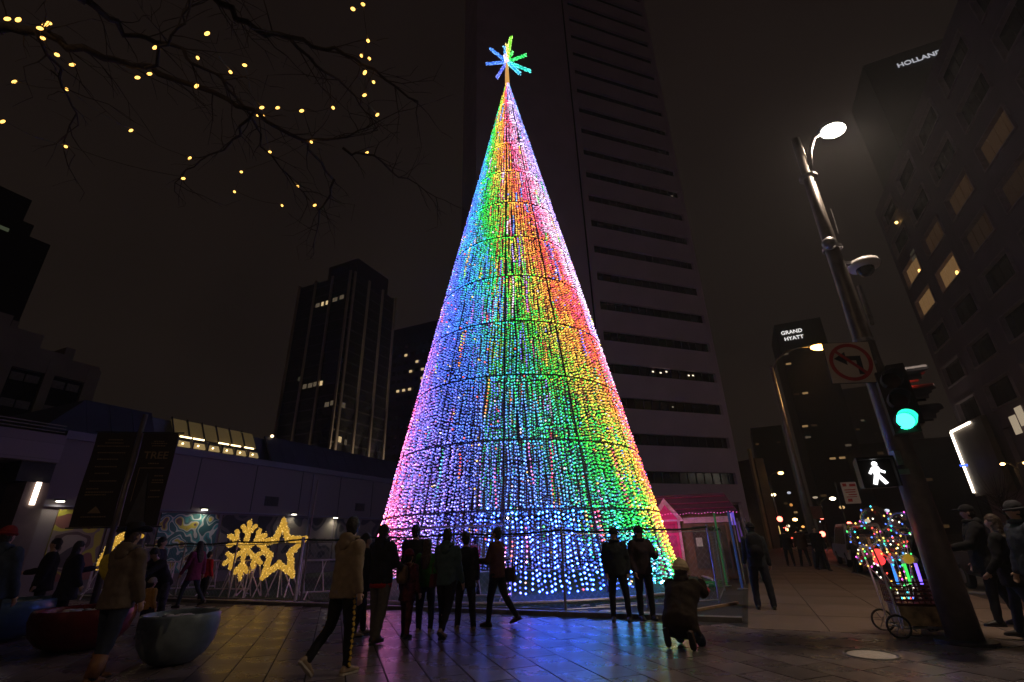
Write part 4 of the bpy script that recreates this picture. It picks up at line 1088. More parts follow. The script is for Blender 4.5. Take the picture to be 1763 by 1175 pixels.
# ------------------------------------------------------------------ bare tree with fairy lights at upper left
ft = thing("bare_tree", "leafless street tree whose dark branches reach in from the upper left", "tree", (-9.0, 1.2, 0))
TO = Vector((-9.0, 1.2, 0))
MB().tube([(0, 0, 0), (.05, 0, 1.2), (-.03, .1, 2.6), (.12, .15, 4.0)], [.24, .18, .16, .14], 12).build("trunk", M_bark, ft, smooth=True)
BR = {"B1": [[-5.56, 3.45, 6.87], [-5.06, 3.38, 6.72], [-4.65, 3.59, 6.64], [-4.29, 3.93, 6.81], [-3.86, 4.23, 6.84], [-3.2, 4.44, 6.66], [-2.84, 4.99, 6.68], [-2.76, 5.95, 6.85]],
 "B1b": [[-2.71, 5.85, 6.77], [-3.13, 6.44, 6.63], [-3.81, 7.83, 6.76]], "B2": [[-4.19, 3.05, 6.63], [-4.16, 3.48, 6.8], [-3.82, 3.63, 6.85], [-3.55, 3.79, 6.67], [-3.31, 4.1, 6.67]],
 "B3": [[-3.01, 2.87, 6.83], [-3.0, 3.26, 6.83], [-2.67, 3.39, 6.65], [-2.37, 3.55, 6.7], [-1.96, 3.8, 6.86], [-1.6, 4.0, 6.77], [-1.1, 4.35, 6.63]],
 "B4": [[-2.35, 3.53, 6.66], [-2.12, 3.92, 6.68], [-1.92, 4.56, 6.86], [-1.78, 4.93, 6.79]], "B5": [[-2.89, 5.08, 6.77], [-2.15, 4.87, 6.63], [-1.65, 4.72, 6.76]],
 "B6": [[-2.31, 5.1, 6.66], [-1.96, 5.31, 6.68], [-1.61, 6.0, 6.86], [-1.07, 6.43, 6.79]], "B7": [[-3.34, 3.92, 6.63], [-3.4, 4.79, 6.8], [-3.54, 5.2, 6.85], [-3.29, 5.85, 6.67], [-3.14, 6.41, 6.67]],
 "B8": [[-4.17, 3.82, 6.66], [-3.59, 3.45, 6.68], [-3.36, 3.32, 6.86], [-2.99, 2.85, 6.79]], "B9": [[-3.2, 4.43, 6.66], [-3.77, 4.92, 6.68], [-4.81, 5.62, 6.86], [-5.34, 6.04, 6.79]],
 "B10": [[-5.01, 3.35, 6.66], [-5.26, 3.9, 6.68], [-5.73, 4.62, 6.86], [-6.32, 5.14, 6.79]],
 "L1": [[-8.88, 1.35, 3.9], [-7.8, 2.0, 5.4], [-6.6, 2.9, 6.5], [-5.56, 3.45, 6.87]], "L2": [[-8.88, 1.35, 3.9], [-7.6, 1.3, 5.6], [-6.0, 1.9, 6.4], [-4.8, 2.4, 6.6], [-4.19, 3.05, 6.63]],
 "L3": [[-8.88, 1.35, 3.9], [-7.0, .6, 5.8], [-5.0, 1.2, 6.6], [-3.8, 1.9, 6.8], [-3.01, 2.87, 6.83]]}
RADS = {"L1": (.12, .07), "L2": (.11, .055), "L3": (.11, .06), "B1": (.05, .018), "B2": (.035, .012), "B3": (.04, .012)}
tw_ = MB()
rt = random.Random(9)
for k, pts in BR.items():
    P = [Vector(p) - TO for p in pts]; r0, r1 = RADS.get(k, (.020, .006)); q = []
    for a, b in zip(P, P[1:]):
        for i in range(4):
            c = a.lerp(b, i / 4)
            if q: c += Vector((rt.gauss(0, .025), rt.gauss(0, .025), rt.gauss(0, .025)))
            q.append(c)
    q.append(P[-1]); n = len(q)
    MB().tube(q, [r0 + (r1 - r0) * i / (n - 1) for i in range(n)], 7).build("branch", M_bark, ft, smooth=True)
    if k[0] == 'B':
        for i in range(1, n):
            for _ in range(1):
                d = (q[i] - q[i - 1]).normalized() + Vector((rt.gauss(0, .7), rt.gauss(0, .7), rt.gauss(0, .25))); d.normalize(); L = rt.uniform(.25, .9)
                pp = [q[i]]; 
                for s_ in range(4):
                    d = (d + Vector((rt.gauss(0, .28), rt.gauss(0, .28), rt.gauss(-.02, .15)))).normalized(); pp.append(pp[-1] + d * L / 4)
                    if rt.random() < .6:
                        e = (d + Vector((rt.gauss(0, .8), rt.gauss(0, .8), rt.gauss(0, .3)))).normalized(); tw_.tube([pp[-1], pp[-1] + e * L * .2, pp[-1] + e * L * .35 + Vector((0, 0, -.02))], [.004, .003, .002], 3)
                tw_.tube(pp, [.008, .007, .005, .004, .002], 4)
tw_.build("twigs", M_bark, ft, kind="stuff")
BUL = [(-5.06, 3.15, 6.54), (-4.99, 3.18, 6.57), (-5.49, 3.61, 7.03), (-4.67, 3.15, 6.38), (-5.02, 3.41, 6.84), (-5.07, 3.47, 6.96), (-4.82, 3.31, 6.47), (-4.72, 3.41, 6.35), (-4.85, 3.67, 6.55), (-6.07, 4.12, 6.89), (-5.45, 4.18, 6.81), (-6.23, 4.31, 6.44), (-6.11, 4.97, 6.69), (-4.77, 3.79, 6.9), (-4.36, 3.95, 6.68), (-4.34, 4.05, 6.87), (-4.27, 3.93, 7.17), (-3.66, 3.89, 6.91), (-3.72, 4.06, 6.65), (-3.1, 3.31, 6.47), (-3.19, 3.86, 6.61), (-3.07, 3.89, 6.76), (-5.42, 5.1, 7.1), (-4.84, 5.56, 7.0), (-3.06, 4.34, 6.59), (-3.5, 4.93, 7.13), (-3.19, 4.58, 6.72), (-3.05, 4.63, 6.92), (-2.49, 4.24, 6.4), (-2.09, 4.2, 6.39), (-1.51, 3.11, 6.48), (-1.57, 3.45, 7.1), (-1.58, 3.74, 6.91), (-1.76, 4.03, 7.06), (-1.62, 3.94, 6.88), (-1.66, 3.96, 6.67), (-1.62, 4.16, 6.76), (-1.81, 4.4, 6.83), (-1.81, 4.93, 7.08), (-2.72, 5.01, 6.69), (-2.17, 5.65, 7.1), (-3.48, 5.33, 6.85), (-4.26, 5.93, 7.05), (-4.37, 6.04, 6.75), (-3.43, 6.15, 6.92), (-3.15, 6.25, 6.61), (-3.79, 6.43, 6.77), (-4.73, 5.43, 6.49)]
STR = [("warm fairy light string along the limb entering from the left edge", [2, 0, 1, 4, 5, 3, 6, 7, 8]), ("warm fairy light string hanging lowest at the far left of the branches", [9, 10, 22, 23]),
       ("warm fairy light string with two bulbs by the left frame edge", [11, 12, 47]), ("warm fairy light string running from the left limb to the middle branches", [13, 14, 15, 16, 17, 18]),
       ("long straight warm fairy light string slanting down through the branches", [19, 20, 24, 26, 41, 44, 45]), ("warm fairy light string across the middle branch fork", [21, 25, 27, 28, 29]),
       ("warm fairy light string hanging nearest the light tree", [30, 31, 32, 33, 34, 35, 36, 37, 38, 40]), ("warm fairy light string under the middle branches, lowest bulbs", [39, 42, 43, 46])]
M_fairy = emi("fairy_bulb", (1, .50, .10), 3.4)
me_fb = MB().sph((0, 0, 0), (.017, .020, .030), 8, 6, M=Euler((.5, .6, .3)).to_matrix()).mesh("bulb", M_fairy, True)
for lab, ids in STR:
    o0 = Vector(BUL[ids[0]]); g = thing("fairy_light_string", lab, "string lights", o0, 0, "fairy light strings in the bare tree")
    pts = []
    for a, b in zip(ids, ids[1:]):
        A, B = Vector(BUL[a]) - o0, Vector(BUL[b]) - o0
        for i in range(6): pts.append(A.lerp(B, i / 6) - Vector((0, 0, .06 * math.sin(math.pi * i / 6))) + Vector((0, 0, .028)))
    pts.append(Vector(BUL[ids[-1]]) - o0 + Vector((0, 0, .028)))
    MB().tube(pts, .0035, 4).build("wire", M_wire, g)
    for i in ids: link("bulb", me_fb, g, Vector(BUL[i]) - o0, rr.uniform(0, 3))

# ------------------------------------------------------------------ cars
def car(loc, rz, label, col, kind="sedan", tail=True, L=4.6, W=1.82, H=1.48):
    """length along local y, rear at -y"""
    c = thing("parked_car" if kind != "van" else "parked_van", label, "car" if kind != "van" else "van", loc, rz, "cars in the street")
    body = mat("car_paint", col, .3, .3, scale=3, var=.1)
    if kind == "van": H = 1.95; prof = [(-2.3, .35), (-2.35, .75), (-2.28, 1.0), (2.0, 1.0), (2.35, .85), (2.4, .4)]; roof = [(-2.24, 1.0), (-2.05, 1.86), (-1.7, H), (.7, H), (1.2, 1.75), (1.95, 1.0)]
    elif kind == "suv": H = 1.72; prof = [(-2.25, .35), (-2.3, .7), (-2.25, .98), (1.1, .98), (2.2, .9), (2.3, .4)]; roof = [(-2.22, .98), (-2.0, 1.6), (-1.7, H), (.1, H), (.5, 1.6), (1.15, .98)]
    else: prof = [(-2.25, .32), (-2.3, .6), (-2.2, .92), (1.0, .9), (2.15, .72), (2.25, .35)]; roof = [(-1.95, .92), (-1.3, 1.38), (-.9, H), (.1, H), (.4, 1.38), (1.15, .9)]
    Mx = Matrix.Rotation(R_(90), 4, 'Z')
    b = MB().prism(prof, W, Mx)
    b.build("body", body, c)
    # cabin: narrower at the top
    vs = []
    for x_s in (-1, 1):
        for y, z in roof: 
            t = (z - .9) / (H - .9); vs.append((x_s * (W / 2 - .06 - .16 * t), y, z + .001))
    n = len(roof); fs = [tuple(range(n))[::-1], tuple(range(n, 2 * n))] + [(i, (i + 1) % n, n + (i + 1) % n, n + i) for i in range(n)]
    MB().add(vs, fs).build("cabin", body, c)
    # glass
    def lerp(a, b, t): return tuple(a[i] + (b[i] - a[i]) * t for i in range(len(a)))
    for x_s in (-1, 1):
        mid = [(y * .86 + .02, .9 + (z - .9) * .86 + .03) for y, z in roof]
        g = []
        for y, z in mid:
            t = (z - .9) / (H - .9); g.append((x_s * (W / 2 - .06 - .16 * t + .008), y, z))
        MB().add(g, [tuple(range(n))[::x_s]]).build("side_window", M_glassd, c)
    for i0, i1, s in ((0, 1, -1), (-1, -2, 1)):
        (ya, za), (yb, zb) = roof[i0], roof[i1]; dy = .012 * s
        a, b2 = lerp((ya, za), (yb, zb), .12), lerp((ya, za), (yb, zb), .9)
        wa, wb = W / 2 - .18, W / 2 - .28
        MB().add([(-wa, a[0] + dy, a[1] + .012), (wa, a[0] + dy, a[1] + .012), (wb, b2[0] + dy, b2[1] + .012), (-wb, b2[0] + dy, b2[1] + .012)], [(0, 1, 2, 3)[::-s]]).build("windscreen" if s > 0 else "rear_window", M_glassd, c)
    tm = emi("tail_lamp_on", (1, .06, .03), 6) if tail else mat("tail_lamp_off", (.35, .03, .02), .3)
    for x_s in (-1, 1):
        MB().box((x_s * (W / 2 - .17), -2.31, .78), (.24, .05, .14)).build("tail_light", tm, c)
        MB().box((x_s * (W / 2 - .22), 2.26 if kind == "sedan" else 2.33, .64), (.3, .05, .14)).build("headlight", M_white, c)
        for y in (-1.4, 1.42):
            w = MB().lathe([(.0, -.1), (.3, -.1), (.33, -.07), (.33, .07), (.3, .1), (0, .1)], 18).build("wheel", mat("tyre", (.02, .02, .02), .8), c)
            w.matrix_local = Matrix.Translation((x_s * (W / 2 - .08), y, .33)) @ Matrix.Rotation(R_(90), 4, 'Y')
            MB().lathe([(0, -.105), (.18, -.105), (.2, -.11), (.2, .11), (.18, .105), (0, .105)], 12).build("rim", M_steel, w)
    MB().box((0, -2.31, .55), (.42, .03, .13)).build("number_plate", M_white, c)
    return c
p = S(5.0, 31.5, -.13); car(p, ANG_S, "pale van parked at the kerb just behind the second lamp post", (.55, .5, .48), "van", False)
p = S(6.4, 18.2, -.13); car(p, ANG_S, "dark wet car at the right edge with a red rear light, beyond the signal pole", (.03, .03, .034), "suv", True)
p = S(4.8, 25.0, -.13); car(p, ANG_S, "dark sedan parked behind the lit cart", (.05, .03, .04), "sedan", False)
for i, (n_, t_, lab, kd, tl) in enumerate(((5.2, 60, "distant car with red tail lights nearest the far kerb", "sedan", True), (6.6, 82, "distant suv with red tail lights in the middle lane", "suv", True), (3.9+1.4, 95, "distant car with tail lights beyond the crossing", "sedan", True),
     (9.0, 46, "dark suv in the far lane behind the cart balloons", "suv", True), (12.5, 34, "dark car waiting in the far lanes beyond the pole", "sedan", True))):
    p = S(n_, t_, -.13); car(p, ANG_S, lab, (.05, .05, .06), kd, tl)

# ------------------------------------------------------------------ distant street lights and signals, in street frame
def far_lamp(n_, t_, z, col, label, strength=14, r=.2, arm=-1.2):
    g = thing("distant_street_lamp", label, "street lamp", S(n_, t_), ANG_S, "distant street lamps")
    MB().tube([(arm, 0, 0), (arm, 0, z - .4), (arm * .6, 0, z + .05), (0, 0, z + .1)], [.09, .07, .05, .04], 6).build("post", M_pole, g)
    MB().sph((0, 0, z), (r, r * .8, r * .6), 10, 6).build("lens", emi("distant_lens", col, strength), g)
W_, O_ = (1, .86, .62), (1, .55, .16)
for a in ((2.3, 60, 5.0, W_, "upper of two white distant lamps low over the pavement"), (1.9, 62, 4.5, W_, "lower of two white distant lamps low over the pavement"), (8.4, 60, 4.55, W_, "lone white distant lamp between the lamp post and parking sign"),
          (4.7, 90, 7.1, (.8, .6, .3), "faint distant lamp above the white pair"), (4.3, 60, 7.4, O_, "highest distant orange lamp, left of the lamp post"), (6.9, 90, 3.3, O_, "small orange distant lamp beside the second lamp post"),
          (5.5, 92, 1.9, O_, "orange distant lamp at pavement level near the strollers")):
    far_lamp(*a, strength=10, r=.27 if a[1] < 80 else .36)
def far_signal(n_, t_, z, label, r=.27):
    g = thing("distant_signal", label, "traffic light", S(n_, t_), ANG_S, "distant red traffic lights")
    MB().tube([(.25, .1, 0), (.25, .1, z + .4)], .06, 6).build("post", M_dsteel, g)
    MB().box((0, 0, z - .3), (.34, .25, 1.0)).build("housing", M_black, g)
    MB().sph((0, -.14, z), (r, .05, r), 12, 6).build("red_lens", emi("distant_red", (1, .12, .08), 9), g)
for a in ((3.2, 60, 2.8, "left distant red signal above the pavement end"), (5.2, 90, 2.0, "small distant red signal low between left signal and lamp post"), (7.0, 60, 2.9, "distant red signal right of the second lamp post"),
          (9.2, 60, 2.05, "distant red signal over the pale van"), (6.8, 61, 1.25, "lowest distant red signal right of the lamp post foot"), (1.2, 62, 1.95, "distant red signal beside the backpack man's head")): far_signal(*a)
rb2 = random.Random(31)
bok = [(4.2, 120, 8.6), (6.4, 130, 9.5), (9.5, 125, 7.0), (10.8, 140, 10.5), (12.5, 130, 5.2), (13.8, 120, 8.0), (3.2, 140, 4.2), (5.0, 150, 5.6), (7.6, 140, 3.9), (9.6, 150, 3.0), (11.6, 135, 2.6), (14.5, 125, 3.4), (16.5, 110, 5.5), (18.0, 100, 2.9), (2.2, 110, 2.6), (20, 95, 4.2)]
words = ["amber", "pale", "orange", "white"]
for i, (n_, t_, z) in enumerate(bok):
    c = [(1, .62, .25), (1, .8, .55), (1, .42, .1), (.8, .85, 1)][i % 4]
    where = ["high between the lamp post and the hotel tower", "second from the top, near the lamp post", "high right of the lamp post", "topmost right of the lamp post", "mid height right of the lamp post", "high above the parking sign", "low just over the pavement end", "between the red signals",
                 "low behind the lamp post foot", "low left of the parking sign post", "lowest above the pale van", "low right of the parking sign", "high between parking sign and cart", "low behind the top of the cart balloons", "lowest left, beside the kiosk window", "behind the signal pole"][i]
    g = thing("distant_light", "small distant %s light %s" % (words[i % 4], where), "light", S(n_, t_), ANG_S, "blurred lights at the street end")
    MB().tube([(0, .3, 0), (0, .3, z + .2)], .07, 5).build("post", M_dsteel, g)
    MB().sph((0, 0, z), (rb2.uniform(.25, .5), .2, rb2.uniform(.2, .35)), 10, 6).build("lens", emi("distant_glow", c, rb2.uniform(.4, 2.2)), g)
yb = thing("lit_kiosk", "small glowing yellow kiosk window far down the pavement", "kiosk", S(3.4, 75), ANG_S)
MB().box((0, 0, 1.3), (1.4, 1.2, 2.6)).build("booth", M_dsteel, yb); MB().box((-.1, -.62, 1.75), (.8, .04, 1.1)).build("window", emi("kiosk_glow", (1, .66, .2), 1.2), yb)
bs = thing("brown_sign", "brown rectangular street sign far down the pavement", "sign", S(5.5, 50), ANG_S)
MB().box((0, 0, 3.0), (1.0, .05, 1.0)).build("plate", mat("brown_sign", (.35, .16, .1), .6), bs); MB().tube([(.55, 0, 0), (.55, 0, 3.4)], .05, 6).build("post", M_dsteel, bs)
for i, (n_, t_, z) in enumerate(((16.5, 44, 5.4), (17.8, 44.3, 5.4))):
    far_lamp(n_, t_, z, (1, .6, .22), ["left lamp of the orange pair by the portal", "right lamp of the orange pair by the portal"][i], 14, .14, .65 if i == 0 else -.65)
st_ = thing("shop_sign", "small blue lit sign left of the portal", "sign", S(17.4, 53), ANG_S); MB().box((0, 0, 6.3), (.5, .1, .16)).build("panel", emi("blue_sign", (.05, .12, 1), 2.5), st_); MB().tube([(0, .1, 0), (0, .1, 6.2)], .03, 5).build("post", M_dsteel, st_)
# slim bare street tree near the portal
bt = thing("small_bare_tree", "thin bare street tree by the orange lamp pair", "tree", S(14.2, 40))
mbt = MB(); MB().tube([(0, 0, 0), (.05, 0, 1.8), (0, 0, 3.2)], [.09, .07, .05], 7).build("trunk", M_bark, bt)
for i in range(60):
    a = rt.uniform(0, 6.28); z = rt.uniform(2, 3.3); e = Vector((math.cos(a) * rt.uniform(.5, 1.6), math.sin(a) * rt.uniform(.5, 1.6), rt.uniform(.5, 2.2)))
    mbt.tube([(0, 0, z), Vector((0, 0, z)) + e * .5 + Vector((0, 0, -.1)), Vector((0, 0, z)) + e], [.02, .012, .004], 4)
mbt.build("crown", M_bark, bt)

# ------------------------------------------------------------------ people
TEX = bpy.data.textures.new("cloth_folds", 'CLOUDS'); TEX.noise_scale = .11; TEX.noise_depth = 2
TEXH = bpy.data.textures.new("hair_lumps", 'CLOUDS'); TEXH.noise_scale = .03
def fuse(o, vox, smooth=2, disp=0.0, tex=None):
    m = o.modifiers.new("fuse", 'REMESH'); m.mode = 'VOXEL'; m.voxel_size = vox; m.use_smooth_shade = True
    if smooth: s = o.modifiers.new("soften", 'SMOOTH'); s.factor = .6; s.iterations = smooth
    if disp: d = o.modifiers.new("folds", 'DISPLACE'); d.texture = tex or TEX; d.strength = disp; d.mid_level = .5; d.texture_coords = 'LOCAL'
    return o
def fab(name, c, rough=.85, v=.18): return mat(name, c, rough, 0, scale=14, var=v, bump=.25, bscale=120, spec=.25)

def headfn(q):
    x, y, z = q
    # face looks to +y; jaw narrower, chin forward, flat face, nose, brow, eye hollows
    if z < 0: k = 1 - .26 * (-z) ** 1.3; x *= k; y = y * (1 - .12 * -z) + .08 * -z
    if y > .2: y *= .93
    if y > .5:
        if abs(x) < .22 and -.3 < z < .12: y += .20 * (1 - abs(x) / .22) * (1 - (z + .3) / .5 if z > -.2 else .5)
        if .05 < abs(x) - .1 < .35 and 0 < z < .28: y -= .06
        if z > .3: y -= .04
        if abs(x) < .25 and -.62 < z < -.45: y += .05
    return Vector((x, y, z))

def tubeS(mb, pts, rads, n=12):
    pts = [Vector(p) for p in pts]
    mb.tube(pts, rads, n); mb.sph(pts[0], rads[0], n, 8); mb.sph(pts[-1], rads[-1], n, 8)
    for p, r in zip(pts[1:-1], rads[1:-1]): mb.sph(p, r, n, 8)

def person(label, x, y, face, h=1.75, pose=None, top=None, topcol=None, bottom=None, shoe=M_shoeD, hair=M_hairB, hat=None, hatm=None, skin=M_skin,
           long=0.0, hood=None, loose=1.0, hairlong=False, bulk=1.0, det=.013, group="people around the light tree", headk=1.0, grip=False):
    """face: heading in degrees, 0 = looking away from the camera (+y), 90 = looking left (-x), 180 = towards the camera"""
    P = dict(lean=0, hipL=0, hipR=0, kneeL=3, kneeR=3, footL=0, footR=0, armL=5, armR=5, outL=8, outR=8, elbL=12, elbR=12, inL=0, inR=0, nod=0, yaw=0, spread=4, kneel=False)
    if pose: P.update(pose)
    k = h / 1.75
    root = thing("person", label, "person", (x, y, 0), R_(face), group)
    V = Vector
    def d(f, o, s): return V((s * math.sin(R_(o)), math.sin(R_(f)) * math.cos(R_(o)), -math.cos(R_(f)) * math.cos(R_(o))))
    pel = V((0, 0, .93)) * k
    lean = R_(P['lean']); up = V((0, math.sin(lean), math.cos(lean))); fw = V((0, math.cos(lean), -math.sin(lean)))
    J = {}
    for s, c in ((-1, 'L'), (1, 'R')):
        hip = pel + V((s * .09 * k, 0, -.02 * k)); th = d(P['hip' + c], P['spread'], s); kn = hip + th * .43 * k
        sh = d(P['hip' + c] - P['knee' + c], P['spread'] * .3, s); an = kn + sh * .42 * k
        J['hip' + c], J['knee' + c], J['ank' + c] = hip, kn, an
        fa = R_(P['foot' + c]); J['toe' + c] = V((0, math.cos(fa), math.sin(fa)))
        J['shdir' + c] = sh
    low = min(J['ankL'].z + min(0, J['toeL'].z) * .16 * k, J['ankR'].z + min(0, J['toeR'].z) * .16 * k) - .075 * k
    if P['kneel']: low = min(J['ankL'].z + J['toeL'].z * .19 * k, J['ankR'].z + J['toeR'].z * .19 * k, J['kneeL'].z - .06 * k, J['kneeR'].z - .06 * k)
    off = V((0, 0, -low)); pel += off
    for q in ('hipL', 'kneeL', 'ankL', 'hipR', 'kneeR', 'ankR'): J[q] = J[q] + off
    chest = pel + up * .34 * k; neck = pel + up * .54 * k; shl = pel + up * .47 * k
    hup = V((math.sin(0), math.sin(lean - R_(P['nod'])), math.cos(lean - R_(P['nod']))))
    head = neck + hup * .16 * k
    for s, c in ((-1, 'L'), (1, 'R')):
        a = shl + V((s * .175 * k, 0, 0)); ud = d(P['arm' + c] + P['lean'] * .3, P['out' + c], s); e = a + ud * .29 * k
        fd = d(P['arm' + c] + P['elb' + c], P['out' + c] - P['in' + c], s); w = e + fd * .25 * k
        J['sh' + c], J['elb' + c], J['wr' + c], J['fd' + c] = a, e, w, fd
    X = V((1, 0, 0))
    # body, one continuous surface
    b = MB()
    b.loft([(pel - up * .08 * k, X, fw, .13 * k, .10 * k), (pel + up * .05 * k, X, fw, .15 * k, .105 * k), (pel + up * .2 * k, X, fw, .135 * k, .095 * k), (chest, X, fw, .155 * k, .11 * k),
            (shl - up * .02 * k, X, fw, .175 * k, .09 * k), (shl + up * .04 * k, X, fw, .10 * k, .07 * k), (neck + up * .01 * k, X, fw, .06 * k, .06 * k)], 14)
    tubeS(b, [neck - up * .05 * k, head - hup * .03 * k], [.06 * k, .055 * k], 10)
    HM = Euler((-(lean - R_(P['nod'])), 0, R_(P['yaw']))).to_matrix()
    hk = k * headk
    b.sph(head, (.078 * hk, .098 * hk, .118 * hk), 20, 16, M=HM, fn=headfn)
    for s in (-1, 1): b.sph(head + HM @ V((s * .078 * hk, -.005 * hk, -.005)), (.012 * hk, .022 * hk, .032 * hk), 8, 6, M=HM)
    for s, c in ((-1, 'L'), (1, 'R')):
        tubeS(b, [J['sh' + c], J['elb' + c], J['wr' + c]], [.05 * k, .04 * k, .028 * k], 8)
        tubeS(b, [J['hip' + c], J['knee' + c], J['ank' + c]], [.085 * k, .055 * k, .038 * k], 10)
        # hand: palm, four bent fingers of different length, thumb from the side of the palm
        w, fd = J['wr' + c], J['fd' + c].normalized(); side = V((s, 0, 0)); pn = fd.cross(side).normalized(); side = pn.cross(fd).normalized()
        tubeS(b, [w, w + fd * .05 * k, w + fd * .085 * k], [.024 * k, .030 * k, .027 * k], 8)
        curl = -pn if pn.z > 0 else pn
        curl = (V((-s * .8, .3, 0))).normalized()
        wid = fd.cross(curl).normalized()
        for fi, (o_, L) in enumerate(((-.027, .062), (-.009, .072), (.009, .068), (.026, .054))):
            a0 = w + fd * .09 * k + wid * o_ * k; a1 = a0 + (fd + curl * .35).normalized() * L * .55 * k; a2 = a1 + (fd + curl * (1.1 if grip else .9)).normalized() * L * .5 * k
            tubeS(b, [a0, a1, a2], [.0105 * k, .010 * k, .0085 * k], 6)
        t0 = w + fd * .035 * k + wid * .028 * k; t1 = t0 + (fd * .6 + wid * .7 + curl * .4).normalized() * .035 * k; tubeS(b, [t0, t1, t1 + (fd + curl * .5).normalized() * .03 * k], [.014 * k, .012 * k, .010 * k], 6)
    fuse(b.build("body", skin, root), det * k, 1)
    # trousers
    t = MB(); lo = loose
    t.loft([(pel + up * .10 * k, X, fw, .16 * k, .12 * k), (pel, X, fw, .175 * k, .13 * k), (pel - up * .09 * k, X, fw, .17 * k, .125 * k)], 14)
    for s, c in ((-1, 'L'), (1, 'R')):
        end = J['ank' + c] + (J['knee' + c] - J['ank' + c]).normalized() * .015 * k
        tubeS(t, [J['hip' + c] - V((0, 0, .02 * k)), J['knee' + c], end], [.105 * k, .073 * k * lo, .056 * k * lo], 12)
    fuse(t.build("trousers", bottom, root), .018 * k, 2, .028 * k)
    # top / coat
    bk = bulk; T = MB(); hem = -.10 - long
    rings = []
    if long > .02: 
        # long hems hang straight down
        rings.append((pel + V((0, -.01, hem * k)), X, fw, (.20 + long * .12) * k * bk, (.155 + long * .12) * k * bk))
    rings += [(pel + up * (-.10 if long <= .02 else -.05) * k, X, fw, .195 * k * bk, .15 * k * bk), (pel + up * .08 * k, X, fw, .185 * k * bk, .145 * k * bk), (pel + up * .24 * k, X, fw, .185 * k * bk, .14 * k * bk), (chest + up * .02 * k, X, fw, .20 * k * bk, .145 * k * bk),
              (shl, X, fw, .205 * k * bk, .11 * k * bk), (shl + up * .05 * k, X, fw, .12 * k, .095 * k), (neck + up * .015 * k, X, fw, .078 * k, .078 * k)]
    T.loft(rings, 16)
    for s, c in ((-1, 'L'), (1, 'R')):
        tubeS(T, [J['sh' + c], J['elb' + c], J['wr' + c] - J['fd' + c] * .01], [.083 * k * bk, .066 * k * bk, .050 * k * bk], 12)
    fuse(T.build(top or "jacket", topcol, root), .019 * k, 3, .034 * k)
    if hood == 'down':
        q = MB(); q.sph(neck + up * .02 * k - fw * .075 * k, (.125 * k, .07 * k, .075 * k), 14, 8); q.sph(neck - fw * .11 * k - up * .05 * k, (.10 * k, .05 * k, .09 * k), 12, 8)
        q.tube([neck + up * .03 * k + V((.09 * k * math.cos(a), 0, 0)) + fw * (.085 * k * math.sin(a)) for a in [i * math.pi / 8 for i in range(16)]], .03 * k, 8, closed=True)
        fuse(q.build("hood", topcol, root), .014 * k, 2, .02 * k)
    if hood == 'up':
        q = MB(); q.sph(head - HM @ V((0, .022 * k, -.012 * k)), (.112 * k, .128 * k, .148 * k), 16, 12, M=HM); tubeS(q, [neck - up * .03 * k, neck + up * .05 * k], [.11 * k, .10 * k])
        fuse(q.build("hood", topcol, root), .016 * k, 2, .02 * k)
    # hair
    if hood != 'up' and hair is not None:
        q = MB()
        q.sph(head + HM @ V((0, -.016, .022)) * k, (.087 * hk, .10 * hk, .114 * hk), 16, 12, M=HM)
        q.sph(head + HM @ V((0, -.045, -.03)) * k, (.076 * hk, .06 * hk, .085 * hk), 12, 10, M=HM)
        if hairlong:
            q.loft([(head - hup * .0 - fw * .03 * k, X, fw, .09 * k, .085 * k), (neck - fw * .05 * k, X, fw, .10 * k, .075 * k), (shl - fw * .10 * k, X, fw, .12 * k, .06 * k), (chest - fw * .14 * k, X, fw, .10 * k, .04 * k), (chest - fw * .15 * k - up * .1 * k, X, fw, .05 * k, .025 * k)], 12)
        fuse(q.build("hair", hair, root), .012 * k, 1, .02 * k, TEXH)
    # hats
    if hat == 'beanie':
        q = MB(); q.sph(head + HM @ V((0, -.012, .045)) * hk, (.095 * hk, .108 * hk, .105 * hk), 18, 12, M=HM)
        o = q.build("beanie", hatm, root); fuse(o, .012 * k, 1, .012 * k, TEXH)
        cpts = [head + HM @ V((.093 * math.cos(a), .108 * math.sin(a) - .012, .03 - .012 * math.sin(a))) * hk for a in [i * math.pi / 10 for i in range(20)]]
        MB().tube(cpts, .017 * hk, 8, closed=True).build("cuff", hatm, o, smooth=True)
    if hat == 'cap':
        q = MB(); q.sph(head + HM @ V((0, -.01, .05)) * hk, (.092 * hk, .105 * hk, .085 * hk), 18, 10, M=HM); q.sph(head + HM @ V((0, .12, .055)) * hk, (.07 * hk, .075 * hk, .012 * hk), 14, 6, M=HM)
        fuse(q.build("cap", hatm, root), .011 * k, 1)
    if hat == 'brim':
        q = MB(); hc = head + HM @ V((0, -.005, .065)) * hk
        vs = []; n = 32
        for r_, z_ in ((.098, -.01), (.098, .045), (.088, .10), (.06, .118), (.0, .10)):
            for j in range(n):
                a = 2 * math.pi * j / n; vs.append(hc + HM @ V((r_ * math.cos(a) * (.9 if z_ > .03 else 1), r_ * math.sin(a) * 1.12, z_ - (.015 if abs(math.cos(a)) < .35 and z_ > .08 else 0))) * hk)
        fs = [(i * n + j, i * n + (j + 1) % n, (i + 1) * n + (j + 1) % n, (i + 1) * n + j) for i in range(4) for j in range(n)]
        o = MB().add(vs, fs).build("hat_crown", hatm, root, smooth=True)
        vs = []
